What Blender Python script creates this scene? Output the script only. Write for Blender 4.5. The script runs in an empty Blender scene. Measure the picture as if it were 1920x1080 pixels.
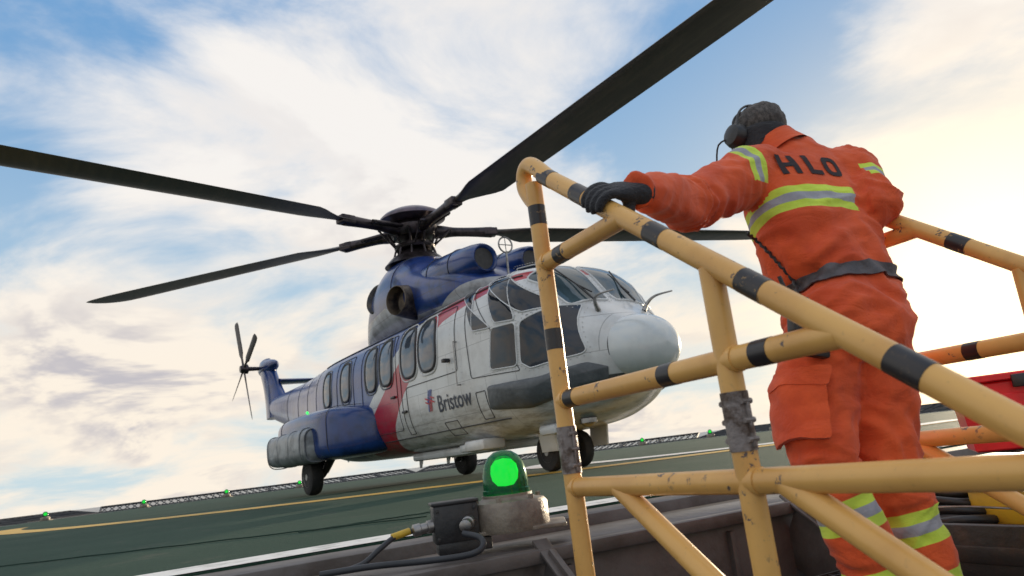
import bpy, bmesh, math, random
from mathutils import Vector, Matrix, noise
from mathutils.bvhtree import BVHTree
random.seed(7)
C = bpy.context.scene.collection
PI = math.pi
vs_ = bpy.context.scene.view_settings; vs_.view_transform = 'Standard'; vs_.look = 'None'; vs_.exposure = 0; vs_.gamma = 1
# ------------------------------------------------------------------ camera
F = 1400.0; ROLL = math.radians(7.07); TH = math.atan(310.6/F); CZ = .26
sr, cr, st, ct = math.sin(ROLL), math.cos(ROLL), math.sin(TH), math.cos(TH)
cam = bpy.data.cameras.new('camera'); camo = bpy.data.objects.new('camera', cam); C.objects.link(camo)
cam.sensor_width = 36; cam.lens = F/1920*36; cam.clip_end = 60000; cam.clip_start = .05
cam.dof.use_dof = True; cam.dof.focus_distance = 3.4; cam.dof.aperture_fstop = 5.6
R0 = Vector((1,0,0)); Fw = Vector((0,ct,st)); U0 = Vector((0,-st,ct))
cR = cr*R0 - sr*U0; cU = sr*R0 + cr*U0
M = Matrix((cR, cU, -Fw)).transposed().to_4x4(); M.translation = (0,0,CZ); camo.matrix_world = M
bpy.context.scene.camera = camo
def ray(px, py):
    dx, dy = px-960, py-540
    a = cr*dx - sr*dy; b = -sr*dx - cr*dy
    Y = F*ct - b*st; Z = F*st + b*ct
    return a/Y, Z/Y
def W(px, py, D):
    p, q = ray(px, py); return Vector((p*D, D, CZ+q*D))
def onz(px, py, z):
    p, q = ray(px, py); D = (z-CZ)/q; return Vector((p*D, D, z))
# ------------------------------------------------------------------ materials
def newmat(name):
    m = bpy.data.materials.new(name); m.use_nodes = True
    return m, m.node_tree, m.node_tree.nodes['Principled BSDF']
def N(nt, typ, **kw):
    n = nt.nodes.new(typ)
    for k, v in kw.items(): setattr(n, k, v)
    return n
def L(nt, a, b): nt.links.new(a, b)
def setin(nt, sock, v):
    if isinstance(v, bpy.types.NodeSocket): L(nt, v, sock)
    else: sock.default_value = v
def mth(nt, op, a, b=0.0, c=None, clamp=False):
    n = N(nt, 'ShaderNodeMath', operation=op); n.use_clamp = clamp
    setin(nt, n.inputs[0], a); setin(nt, n.inputs[1], b)
    if c is not None: setin(nt, n.inputs[2], c)
    return n.outputs[0]
def mixc(nt, f, a, b, mode='MIX'):
    n = N(nt, 'ShaderNodeMix', data_type='RGBA', blend_type=mode)
    setin(nt, n.inputs[0], f)
    for i, v in ((6, a), (7, b)):
        if isinstance(v, (tuple, list)): v = tuple(v)+(1,) if len(v) == 3 else v
        setin(nt, n.inputs[i], v)
    return n.outputs[2]
def rng(nt, v, a, b, c=0.0, d=1.0, smooth=True):
    n = N(nt, 'ShaderNodeMapRange'); n.clamp = True
    if smooth: n.interpolation_type = 'SMOOTHSTEP'
    setin(nt, n.inputs[0], v)
    for i, x in enumerate((a, b, c, d)): n.inputs[i+1].default_value = x
    return n.outputs[0]
def objco(nt, scale=(1,1,1)):
    t = N(nt, 'ShaderNodeTexCoord'); mp = N(nt, 'ShaderNodeMapping'); mp.inputs['Scale'].default_value = scale
    L(nt, t.outputs['Object'], mp.inputs[0]); return mp.outputs[0]
def nz(nt, vec, scale, detail=5, rough=.55, dist=0):
    n = N(nt, 'ShaderNodeTexNoise'); L(nt, vec, n.inputs['Vector'])
    n.inputs['Scale'].default_value = scale; n.inputs['Detail'].default_value = detail
    n.inputs['Roughness'].default_value = rough; n.inputs['Distortion'].default_value = dist
    return n.outputs[0]
def bumpit(nt, bs, h, strength, dist=.01):
    b = N(nt, 'ShaderNodeBump'); b.inputs['Strength'].default_value = strength; b.inputs['Distance'].default_value = dist
    L(nt, h, b.inputs['Height']); L(nt, b.outputs[0], bs.inputs['Normal'])
def mat(name, col, rough=.5, metal=0, col2=None, vs=4, lo=.4, hi=.65, bump=0, bs=40, coat=0, bdist=.01, sc=(1,1,1)):
    m, nt, b = newmat(name)
    v = objco(nt, sc)
    c2 = col2 if col2 else tuple(x*.75 for x in col)
    f = rng(nt, nz(nt, v, vs, 6, .6), lo, hi)
    L(nt, mixc(nt, f, col, c2), b.inputs['Base Color'])
    b.inputs['Roughness'].default_value = rough; b.inputs['Metallic'].default_value = metal
    b.inputs['Coat Weight'].default_value = coat; b.inputs['Coat Roughness'].default_value = .15
    if bump: bumpit(nt, b, nz(nt, v, bs, 4), bump, bdist)
    return m
MT = {}
def rail_mat(name, base, base2, chip):
    m, nt, b = newmat(name); v = objco(nt)
    f1 = rng(nt, nz(nt, v, 7, 6), .35, .7)
    c = mixc(nt, f1, base, base2)
    ch = rng(nt, nz(nt, v, 30, 6, .7), .61, .635)
    patchy = rng(nt, nz(nt, v, 3.6, 2), .45, .55)
    msk = mth(nt, 'MULTIPLY', ch, patchy)
    c = mixc(nt, msk, c, chip)
    sc = rng(nt, nz(nt, v, 70, 5, .7), .58, .75)
    c = mixc(nt, mth(nt, 'MULTIPLY', sc, .3), c, (.28,.18,.09))
    L(nt, c, b.inputs['Base Color']); b.inputs['Roughness'].default_value = .34
    h = mth(nt, 'SUBTRACT', mth(nt, 'MULTIPLY', nz(nt, v, 30, 3), .25), msk)
    bumpit(nt, b, h, .5, .002); return m
MT['yellow'] = rail_mat('worn_yellow_paint', (.80,.45,.13), (.68,.36,.10), (.12,.09,.085))
MT['rblack'] = rail_mat('worn_black_paint', (.018,.016,.018), (.035,.03,.03), (.35,.22,.09))
MT['steel'] = mat('painted_grey_steel', (.135,.12,.115), .5, .2, (.075,.06,.052), 5, .35, .7, .25, 30)
MT['steel_dark'] = mat('dark_weathered_steel', (.05,.042,.04), .5, .3, (.11,.065,.045), 6, .45, .7, .3, 35)
MT['clamp'] = mat('scuffed_clamp_steel', (.24,.21,.20), .5, .3, (.10,.07,.055), 22, .45, .6, .5, 60)
MT['housing'] = mat('cast_lamp_housing', (.25,.215,.17), .5, .2, (.14,.11,.09), 12, .4, .7, .3, 80)
MT['black'] = mat('black_plastic', (.018,.018,.02), .42, 0, (.035,.033,.033), 15, .4, .7, .15, 80)
MT['rubber'] = mat('tyre_rubber', (.016,.016,.017), .75, 0, (.035,.03,.028), 9, .4, .7, .2, 60)
MT['cable'] = mat('cable_sheath', (.03,.034,.042), .45, 0, None, 9)
MT['metal'] = mat('bare_metal', (.35,.34,.33), .35, .9, (.2,.19,.18), 12, .4, .7)
MT['dmetal'] = mat('dark_metal', (.05,.05,.055), .38, .7, (.09,.075,.06), 10, .4, .7)
MT['white'] = mat('white_marking_paint', (.80,.78,.74), .6, 0, (.45,.44,.41), 9, .45, .75, .2, 60)
MT['ymark'] = mat('yellow_marking_paint', (.70,.42,.06), .6, 0, (.32,.22,.06), 5, .45, .75, .2, 60)
MT['red'] = mat('red_glossy_plastic', (.85,.02,.03), .3, 0, (.65,.012,.02), 6)
MT['yplast'] = mat('yellow_plastic', (.70,.46,.03), .45, 0, (.45,.28,.03), 6)
MT['blade'] = mat('rotor_blade_skin', (.055,.045,.041), .40, .0, (.10,.078,.062), 3, .4, .7, sc=(.4,3,3))
MT['hub'] = mat('rotor_head_metal', (.07,.055,.06), .33, .7, (.03,.025,.025), 9, .4, .65)
MT['radome'] = mat('grey_white_radome', (.64,.67,.67), .22, 0, (.56,.59,.59), 3, .4, .7, 0, 0, .5)
MT['floatgrey'] = mat('dark_grey_float_cover', (.085,.095,.105), .45, 0, (.13,.14,.15), 6, .4, .7, .4, 9, 0, .03)
MT['silver'] = mat('silver_float_cover', (.26,.28,.30), .36, .3, (.10,.11,.12), 4, .35, .7, .5, 7, 0, .03)
MT['wpaint'] = mat('white_aircraft_paint', (.68,.69,.69), .32, 0, (.50,.50,.49), 3, .45, .75, 0, 0, .3)
MT['bpaint'] = mat('blue_aircraft_paint', (.010,.045,.20), .25, 0, (.006,.022,.10), 3, .4, .7, .25, 3, .4, .015)
MT['rpaint'] = mat('red_aircraft_paint', (.50,.012,.03), .3, 0, None, 3)
MT['bmark'] = mat('blue_emblem_paint', (.02,.07,.38), .3, 0, None, 3)
MT['seam'] = mat('dark_seam', (.05,.05,.055), .6)
MT['rivet'] = mat('rivet_heads', (.55,.55,.54), .4, .3)
MT['greytext'] = mat('grey_lettering', (.05,.06,.09), .4)
MT['blacktext'] = mat('faded_black_lettering', (.035,.025,.028), .85, 0, (.07,.035,.028), 60, .58, .78)
def glassmat(name, col, rough=.06, spec=.9, ior=1.5):
    m, nt, b = newmat(name); v = objco(nt)
    L(nt, mixc(nt, rng(nt, nz(nt, v, 1.3, 4), .35, .7), col, tuple(min(1,c*2.2+.008) for c in col)), b.inputs['Base Color'])
    b.inputs['Roughness'].default_value = rough; b.inputs['Specular IOR Level'].default_value = spec
    b.inputs['IOR'].default_value = ior
    bumpit(nt, b, nz(nt, v, 2.5, 3), .15, .02)
    return m
MT['glass'] = glassmat('smoked_window_glass', (.010,.014,.022), .06, .5)
MT['cabglass'] = glassmat('cabin_window_glass', (.05,.065,.09), .05, .8)
MT['wsglass'] = glassmat('windshield_glass', (.03,.05,.06), .04, .7)
def fabric(name, col, col2, bs=9, st_=.45):
    m, nt, b = newmat(name); v = objco(nt)
    c = mixc(nt, rng(nt, nz(nt, v, 5, 8, .65), .35, .7), col, col2)
    c = mixc(nt, mth(nt, 'MULTIPLY', rng(nt, nz(nt, v, 18, 6, .7), .60, .75), .35), c, tuple(x*.35 for x in col))
    L(nt, c, b.inputs['Base Color']); b.inputs['Roughness'].default_value = .85
    b.inputs['Sheen Weight'].default_value = .15
    w = nz(nt, objco(nt, (1,1,1.8)), bs, 4, .55, 1.2)
    fine = mth(nt, 'MULTIPLY', nz(nt, v, 260, 2), .10)
    bumpit(nt, b, mth(nt, 'ADD', w, fine), st_, .018); return m
MT['orange'] = fabric('orange_coverall_cloth', (.82,.115,.024), (.62,.07,.016))
MT['neon'] = fabric('fluorescent_yellow_tape', (.68,.86,.08), (.52,.66,.07), 14, .3)
MT['tape'] = fabric('silver_reflective_tape', (.42,.42,.46), (.28,.28,.32), 14, .3)
MT['blackcloth'] = fabric('black_cloth', (.018,.018,.022), (.03,.03,.035), 30, .4)
MT['glove'] = fabric('black_knit_glove', (.016,.016,.02), (.03,.03,.036), 45, .5)
MT['belt'] = mat('dark_webbing_belt', (.075,.07,.078), .6, 0, (.12,.11,.12), 20, .4, .7, .3, 90)
MT['skin'] = mat('skin', (.50,.27,.19), .5, 0, (.42,.20,.14), 9)
MT['hair'] = mat('grey_brown_hair', (.045,.036,.032), .6, 0, (.15,.13,.115), 30, .35, .75, .7, 110, sc=(4,.5,2))
m, nt, b = newmat('lit_green_lens'); b.inputs['Base Color'].default_value = (.02,.5,.08,1)
b.inputs['Emission Color'].default_value = (.03,1,.10,1); b.inputs['Emission Strength'].default_value = 2.2; MT['glow'] = m
m, nt, b = newmat('green_glass_dome'); nt.nodes.remove(b)
tr = N(nt, 'ShaderNodeBsdfTransparent'); tr.inputs[0].default_value = (.10,.50,.24,1)
gl = N(nt, 'ShaderNodeBsdfGlossy'); gl.inputs[0].default_value = (.6,.75,.65,1); gl.inputs[1].default_value = .12
df = N(nt, 'ShaderNodeBsdfDiffuse'); df.inputs[0].default_value = (.006,.17,.07,1)
fr = N(nt, 'ShaderNodeFresnel'); fr.inputs[0].default_value = 1.5
m1 = N(nt, 'ShaderNodeMixShader'); m1.inputs[0].default_value = .35; L(nt, tr.outputs[0], m1.inputs[1]); L(nt, df.outputs[0], m1.inputs[2])
m2 = N(nt, 'ShaderNodeMixShader'); L(nt, fr.outputs[0], m2.inputs[0]); L(nt, m1.outputs[0], m2.inputs[1]); L(nt, gl.outputs[0], m2.inputs[2])
L(nt, m2.outputs[0], nt.nodes['Material Output'].inputs[0]); MT['dome'] = m
m, nt, b = newmat('green_deck_coating'); v = objco(nt)
c = mixc(nt, rng(nt, nz(nt, v, .6, 8, .6), .35, .7), (.020,.056,.036), (.034,.074,.050))
c = mixc(nt, rng(nt, nz(nt, v, 45, 4, .7), .45, .75), c, (.012,.03,.02))
c = mixc(nt, mth(nt, 'MULTIPLY', rng(nt, nz(nt, v, 2.3, 6, .7), .55, .72), .6), c, (.085,.09,.07))
L(nt, c, b.inputs['Base Color']); b.inputs['Roughness'].default_value = .8; b.inputs['Specular IOR Level'].default_value = .18
bumpit(nt, b, nz(nt, v, 90, 4, .7), .8, .007); MT['deck'] = m
m, nt, b = newmat('sea_water'); v = objco(nt)
b.inputs['Base Color'].default_value = (.03,.05,.07,1); b.inputs['Roughness'].default_value = .25
bumpit(nt, b, nz(nt, v, .15, 6, .6), .8, 1.0); MT['sea'] = m
def fcurve(nt, val, pts):
    n = N(nt, 'ShaderNodeFloatCurve'); cv = n.mapping.curves[0]
    cv.points[0].location = pts[0]; cv.points[1].location = pts[-1]
    for p in pts[1:-1]: cv.points.new(*p)
    for p in cv.points: p.handle_type = 'VECTOR'
    n.mapping.update(); L(nt, val, n.inputs['Value']); return n.outputs[0]
def livery():
    m, nt, b = newmat('aircraft_livery_paint')
    t = N(nt, 'ShaderNodeTexCoord'); s = N(nt, 'ShaderNodeSeparateXYZ'); L(nt, t.outputs['Object'], s.inputs[0])
    x, y, z = s.outputs
    zn = mth(nt, 'DIVIDE', z, 3.0)
    f = lambda pts: mth(nt, 'MULTIPLY', fcurve(nt, zn, [(a/3, c/8) for a, c in pts]), 8.0)
    xf = f([(0,1.9),(.45,2.15),(.9,2.5),(1.3,2.95),(1.9,3.80),(2.10,4.25),(2.18,4.8),(2.22,5.4),(2.26,6.25),(2.36,6.35),(2.37,3.5),(3,3.5)])
    xr = f([(0,.5),(.45,.9),(.8,1.30),(.97,1.52),(1.52,2.42),(1.8,2.92),(2.1,3.5),(2.3,4.1),(3,4.1)])
    front = mth(nt, 'GREATER_THAN', x, xf); red = mth(nt, 'GREATER_THAN', x, xr)
    strp = mth(nt, 'GREATER_THAN', x, mth(nt, 'SUBTRACT', xr, .42))
    v = objco(nt)
    nn = rng(nt, nz(nt, v, 2.5, 7, .6), .4, .75)
    wh = mixc(nt, nn, (.68,.69,.69), (.52,.52,.51)); bl = mixc(nt, nn, (.012,.05,.24), (.008,.028,.13))
    c = mixc(nt, strp, bl, wh); c = mixc(nt, red, c, (.45,.012,.035)); c = mixc(nt, front, c, wh)
    # dark chin band that wraps under the nose
    chin = mth(nt, 'MULTIPLY', mth(nt, 'GREATER_THAN', x, 6.25), mth(nt, 'MULTIPLY', mth(nt, 'LESS_THAN', z, .97), mth(nt, 'GREATER_THAN', z, .80)))
    c = mixc(nt, chin, c, (.07,.078,.088))
    d = mth(nt, 'MULTIPLY', rng(nt, z, 1.35, .45), rng(nt, nz(nt, objco(nt, (1,1,5)), 3, 6, .7), .40, .66))
    c = mixc(nt, mth(nt, 'MULTIPLY', d, .7), c, (.16,.13,.10))
    br = N(nt, 'ShaderNodeTexBrick'); cbn = N(nt, 'ShaderNodeCombineXYZ'); L(nt, x, cbn.inputs[0]); L(nt, z, cbn.inputs[1]); L(nt, cbn.outputs[0], br.inputs['Vector'])
    br.inputs['Scale'].default_value = 1; br.inputs['Brick Width'].default_value = .62; br.inputs['Row Height'].default_value = .41; br.inputs['Mortar Size'].default_value = .004; br.inputs['Mortar Smooth'].default_value = .1
    c = mixc(nt, mth(nt, 'MULTIPLY', br.outputs['Fac'], .45), c, (.05,.05,.055))
    sp_ = rng(nt, nz(nt, v, 38, 5, .75), .62, .72)
    c = mixc(nt, mth(nt, 'MULTIPLY', sp_, .35), c, (.12,.10,.09))
    L(nt, c, b.inputs['Base Color']); b.inputs['Roughness'].default_value = .30
    b.inputs['Coat Weight'].default_value = .35; b.inputs['Coat Roughness'].default_value = .10
    wv = N(nt, 'ShaderNodeTexWave'); wv.bands_direction = 'X'; wv.inputs['Scale'].default_value = 1.1; wv.inputs['Distortion'].default_value = .6
    L(nt, v, wv.inputs[0])
    h = mth(nt, 'ADD', mth(nt, 'MULTIPLY', wv.outputs['Fac'], .3), nz(nt, v, 3.5, 3))
    bumpit(nt, b, h, .35, .012); return m
MT['livery'] = livery()
m, nt, b = newmat('cowling_paint'); t = N(nt, 'ShaderNodeTexCoord'); s = N(nt, 'ShaderNodeSeparateXYZ'); L(nt, t.outputs['Object'], s.inputs[0]); v = objco(nt)
lim = fcurve(nt, mth(nt, 'DIVIDE', s.outputs[0], 6.0), [(0,2.75/4),(.12,2.8/4),(.3,2.85/4),(.45,2.50/4),(.62,2.45/4),(.72,2.60/4),(1,2.8/4)])
isb = mth(nt, 'GREATER_THAN', s.outputs[2], mth(nt, 'MULTIPLY', lim, 4.0))
nn = rng(nt, nz(nt, v, 3, 7, .6), .4, .7)
c = mixc(nt, isb, mixc(nt, nn, (.42,.43,.45), (.16,.15,.15)), mixc(nt, nn, (.012,.05,.24), (.005,.018,.08)))
br = N(nt, 'ShaderNodeTexBrick'); cbn = N(nt, 'ShaderNodeCombineXYZ'); L(nt, s.outputs[0], cbn.inputs[0]); L(nt, s.outputs[2], cbn.inputs[1]); L(nt, cbn.outputs[0], br.inputs['Vector'])
br.inputs['Scale'].default_value = 1; br.inputs['Brick Width'].default_value = .7; br.inputs['Row Height'].default_value = .45; br.inputs['Mortar Size'].default_value = .005
c = mixc(nt, mth(nt, 'MULTIPLY', br.outputs['Fac'], .6), c, (.02,.02,.025))
L(nt, c, b.inputs['Base Color']); b.inputs['Roughness'].default_value = .3; b.inputs['Coat Weight'].default_value = .3
bumpit(nt, b, nz(nt, v, 3, 3), .3, .015); MT['cowl'] = m
# ------------------------------------------------------------------ mesh helpers
def frame_of(t):
    t = t.normalized(); u = Vector((0,0,1)) if abs(t.z) < .9 else Vector((1,0,0))
    a = t.cross(u).normalized(); return a, a.cross(t).normalized()
def rings_to_bm(bm, rings, cap=True, close=True, mi=0):
    vs = [[bm.verts.new(p) for p in r] for r in rings]; n = len(vs[0])
    for i in range(len(vs)-1):
        for j in range(n if close else n-1):
            k = (j+1) % n
            f = bm.faces.new((vs[i][j], vs[i][k], vs[i+1][k], vs[i+1][j])); f.material_index = mi
    if cap and close:
        f = bm.faces.new(list(reversed(vs[0]))); f.material_index = mi
        f = bm.faces.new(vs[-1]); f.material_index = mi
    return vs
def tube(bm, pts, r, seg=12, cap=True, mi=0):
    pts = [Vector(p) for p in pts]; n = len(pts); rr = r if isinstance(r, (list, tuple)) else [r]*n
    t0 = (pts[1]-pts[0]).normalized(); a, b_ = frame_of(t0); rings = []
    for i in range(n):
        if i == 0: t = pts[1]-pts[0]
        elif i == n-1: t = pts[-1]-pts[-2]
        else: t = (pts[i+1]-pts[i]).normalized()+(pts[i]-pts[i-1]).normalized()
        t = t.normalized() if t.length > 1e-9 else t0
        a = (a - t*a.dot(t)).normalized(); b_ = t.cross(a)
        rings.append([pts[i]+rr[i]*(a*math.cos(2*PI*j/seg)+b_*math.sin(2*PI*j/seg)) for j in range(seg)])
    rings_to_bm(bm, rings, cap, True, mi)
def cat(pts, k=6):
    out = []; n = len(pts)
    P = [tuple(p) for p in pts]
    for i in range(n-1):
        p0, p1, p2, p3 = P[max(i-1,0)], P[i], P[i+1], P[min(i+2,n-1)]
        for s in range(k):
            t = s/k
            out.append(tuple(.5*((2*b)+(-a+c)*t+(2*a-5*b+4*c-d)*t*t+(-a+3*b-3*c+d)*t**3) for a, b, c, d in zip(p0,p1,p2,p3)))
    out.append(P[-1]); return out
def ctube(bm, pts, r, seg=12, k=6, mi=0):
    if isinstance(r, (int, float)): r = [r]*len(pts)
    q = cat([tuple(p)+(x,) for p, x in zip(pts, r)], k)
    tube(bm, [p[:3] for p in q], [max(p[3],.0004) for p in q], seg, True, mi)
def box(bm, c, s, rot=None, bev=0, mi=0):
    mt = Matrix.Translation(Vector(c)) @ (rot.to_4x4() if rot is not None else Matrix.Identity(4)) @ Matrix.Diagonal((s[0],s[1],s[2],1))
    r = bmesh.ops.create_cube(bm, size=1, matrix=mt)
    es = list({e for v_ in r['verts'] for e in v_.link_edges}); fs = {f for v_ in r['verts'] for f in v_.link_faces}
    for f in fs: f.material_index = mi
    if bev: bmesh.ops.bevel(bm, geom=es, offset=bev, segments=2, affect='EDGES', profile=.5, material=-1)
def lathe(bm, prof, origin, axis, seg=28, mi=0, cap=True):
    o = Vector(origin); ax = Vector(axis).normalized(); a, b_ = frame_of(ax)
    rings = [[o+ax*h+max(r,.0005)*(a*math.cos(2*PI*j/seg)+b_*math.sin(2*PI*j/seg)) for j in range(seg)] for r, h in prof]
    rings_to_bm(bm, rings, cap, True, mi)
def sell(n, k):
    out = []
    for j in range(k):
        a = 2*PI*j/k; c, s = math.cos(a), math.sin(a)
        out.append((math.copysign(abs(c)**(2/n), c), math.copysign(abs(s)**(2/n), s)))
    return out
def loftx(bm, st_, seg=40, k=5, cap=True):
    q = cat(st_, k); rings = []
    for x, cy, hw, zb, zt, n in q:
        zc, hz = (zb+zt)/2, (zt-zb)/2
        rings.append([Vector((x, cy+hw*u, zc+hz*w)) for u, w in sell(max(n,1.5), seg)])
    rings_to_bm(bm, rings, cap)
PM = {}
def thing(name, label, catg, loc=(0,0,0), rotz=0, group=None):
    o = bpy.data.objects.new(name, None); C.objects.link(o); o.location = loc; o.rotation_euler = (0,0,rotz)
    o.empty_display_size = .1
    o['label'] = label; o['category'] = catg
    if group: o['group'] = group
    PM[o] = Matrix.Translation(Vector(loc)) @ Matrix.Rotation(rotz, 4, 'Z'); return o
def finish(bm, sharp=38):
    bmesh.ops.remove_doubles(bm, verts=bm.verts[:], dist=1e-6)
    bmesh.ops.recalc_face_normals(bm, faces=bm.faces[:])
    for f in bm.faces: f.smooth = True
    for e in bm.edges:
        if len(e.link_faces) == 2 and e.calc_face_angle(0) > math.radians(sharp): e.smooth = False
def obj(name, bm, mats, parent=None, world=False, sharp=38, raw=False):
    if not raw: finish(bm, sharp)
    me = bpy.data.meshes.new(name); bm.to_mesh(me); bm.free()
    for m_ in (mats if isinstance(mats, (list, tuple)) else [mats]): me.materials.append(MT[m_] if isinstance(m_, str) else m_)
    o = bpy.data.objects.new(name, me); C.objects.link(o)
    if parent is not None:
        if world:
            r = parent
            while r.parent is not None: r = r.parent
            me.transform(PM[r].inverted())
        o.parent = parent
    return o
def struct(name, bm, m_, sharp=38):
    o = obj(name, bm, m_, sharp=sharp); o['kind'] = 'structure'; return o
def tag(o, label, catg, group=None):
    o['label'] = label; o['category'] = catg
    if group: o['group'] = group
    return o
def dup(root, loc, rotz, label=None, group=None):
    r = root.copy(); C.objects.link(r); r.location = loc; r.rotation_euler = (0,0,rotz)
    if label: r['label'] = label
    if group: r['group'] = group
    for ch in list(root.children):
        c_ = ch.copy(); C.objects.link(c_); c_.parent = r
        for g in ch.children:
            d_ = g.copy(); C.objects.link(d_); d_.parent = c_
    return r
BM = bmesh.new
def textmesh(body, size, bold=0.0, maxe=0):
    cu = bpy.data.curves.new('t', 'FONT'); cu.body = body; cu.size = size; cu.offset = bold; cu.align_x = 'CENTER'; cu.align_y = 'CENTER'
    cu.resolution_u = 4
    o = bpy.data.objects.new('t', cu); C.objects.link(o); bpy.context.view_layer.update()
    me = bpy.data.meshes.new_from_object(o.evaluated_get(bpy.context.evaluated_depsgraph_get()))
    bpy.data.objects.remove(o); bm = BM(); bm.from_mesh(me); bpy.data.meshes.remove(me)
    bmesh.ops.triangulate(bm, faces=bm.faces[:])
    if maxe:
        for _ in range(7):
            es = [e for e in bm.edges if e.calc_length() > maxe]
            if not es: break
            bmesh.ops.subdivide_edges(bm, edges=es, cuts=1, use_grid_fill=False); bmesh.ops.triangulate(bm, faces=bm.faces[:])
    return bm
def remeshed(bm, voxel, smooth=4, fac=.5):
    me = bpy.data.meshes.new('tmp'); bm.to_mesh(me); bm.free(); o = bpy.data.objects.new('tmp', me); C.objects.link(o)
    r = o.modifiers.new('r', 'REMESH'); r.mode = 'VOXEL'; r.voxel_size = voxel
    s = o.modifiers.new('s', 'SMOOTH'); s.iterations = smooth; s.factor = fac
    bpy.context.view_layer.update()
    m2_ = bpy.data.meshes.new_from_object(o.evaluated_get(bpy.context.evaluated_depsgraph_get()))
    bpy.data.objects.remove(o); b2 = BM(); b2.from_mesh(m2_); return b2
# ------------------------------------------------------------------ world
SAZ, SEL = math.radians(33.5), math.radians(5.2)
sund = Vector((math.sin(SAZ)*math.cos(SEL), math.cos(SAZ)*math.cos(SEL), math.sin(SEL)))
w = bpy.data.worlds.new("World"); bpy.context.scene.world = w; w.use_nodes = True; nt = w.node_tree
bg = nt.nodes['Background']; bg.inputs[1].default_value = .1
sky = N(nt, 'ShaderNodeTexSky'); sky.sky_type = 'NISHITA'; sky.sun_disc = False
sky.sun_elevation = SEL; sky.sun_rotation = SAZ; sky.air_density = 1.0; sky.dust_density = .3; sky.ozone_density = 2
tc = N(nt, 'ShaderNodeTexCoord'); sp = N(nt, 'ShaderNodeSeparateXYZ'); L(nt, tc.outputs['Generated'], sp.inputs[0])
zz = mth(nt, 'ADD', mth(nt, 'MAXIMUM', sp.outputs[2], 0.0), .28)
cb = N(nt, 'ShaderNodeCombineXYZ'); L(nt, mth(nt, 'DIVIDE', sp.outputs[0], zz), cb.inputs[0]); L(nt, mth(nt, 'DIVIDE', sp.outputs[1], zz), cb.inputs[1])
L(nt, mth(nt, 'MULTIPLY', sp.outputs[2], 1.6), cb.inputs[2])
def off(vec, o):
    n = N(nt, 'ShaderNodeVectorMath', operation='ADD'); L(nt, vec, n.inputs[0]); n.inputs[1].default_value = o; return n.outputs[0]
n1 = nz(nt, off(cb.outputs[0], (3.1,1.7,0)), 1.9, 9, .58, .35)
n2 = nz(nt, off(cb.outputs[0], (3.1+.05,1.7-.07,.10)), 1.9, 5, .56, .35)
def blob(d, k):
    v_ = N(nt, 'ShaderNodeVectorMath', operation='DOT_PRODUCT'); L(nt, tc.outputs['Generated'], v_.inputs[0]); v_.inputs[1].default_value = d.normalized()
    return mth(nt, 'EXPONENT', mth(nt, 'MULTIPLY', mth(nt, 'SUBTRACT', v_.outputs['Value'], 1.0), k))
bias = None
for px, py, wt, k in [(30,70,-.24,130),(300,20,-.16,150),(50,440,-.24,300),(330,500,-.15,320),(1330,170,-.20,240),(1230,330,-.18,260),(1270,470,-.18,300),(1850,290,-.20,240),(1480,60,-.12,260),(110,850,-.14,400),(900,520,-.12,300),(640,400,-.06,300),(560,650,-.08,400),(1650,560,-.1,300),
                      (700,170,.16,30),(150,640,.24,150),(430,600,.15,200),(1760,90,.18,140),(1840,430,.20,300),(1050,60,.10,100),(180,230,.15,120),(1230,530,.14,500),(400,870,.12,400)]:
    p, q = ray(px, py); t_ = mth(nt, 'MULTIPLY', blob(Vector((p,1,q)), k), wt)
    bias = t_ if bias is None else mth(nt, 'ADD', bias, t_)
dn = mth(nt, 'ADD', n1, bias); dens = rng(nt, dn, .345, .60)
thick = rng(nt, dn, .46, .72)
lit = rng(nt, mth(nt, 'SUBTRACT', n1, n2), -.08, .06)
low = rng(nt, sp.outputs[2], .42, .10)
shade = mth(nt, 'MULTIPLY', mth(nt, 'MULTIPLY', thick, mth(nt, 'SUBTRACT', 1.0, lit)), mth(nt, 'ADD', mth(nt, 'MULTIPLY', low, .60), .40))
lcol = mixc(nt, low, (9.3,9.0,8.7), (9.9,8.9,7.6))
ccol = mixc(nt, shade, lcol, (5.4,5.2,5.6))
skyg = mixc(nt, rng(nt, sp.outputs[2], .0, .60), (6.0,7.6,8.4), (1.7,3.8,6.9))
skyc = mixc(nt, .92, sky.outputs[0], skyg)
col = mixc(nt, dens, skyc, ccol)
col = mixc(nt, mth(nt, 'MULTIPLY', blob(sund, 22), .62), col, (10.8,9.0,6.6))
col = mixc(nt, mth(nt, 'MULTIPLY', blob(sund, 70), .97), col, (28,21,12))
col = mixc(nt, rng(nt, sp.outputs[2], .0, -.02), col, (2.4,2.6,2.9))
L(nt, col, bg.inputs[0])
sun = bpy.data.lights.new('sun', 'SUN'); sun.energy = 5.0; sun.angle = math.radians(.8); sun.color = (1,.83,.60)
so = bpy.data.objects.new('sun', sun); C.objects.link(so); so.rotation_euler = sund.to_track_quat('Z', 'Y').to_euler()
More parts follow.
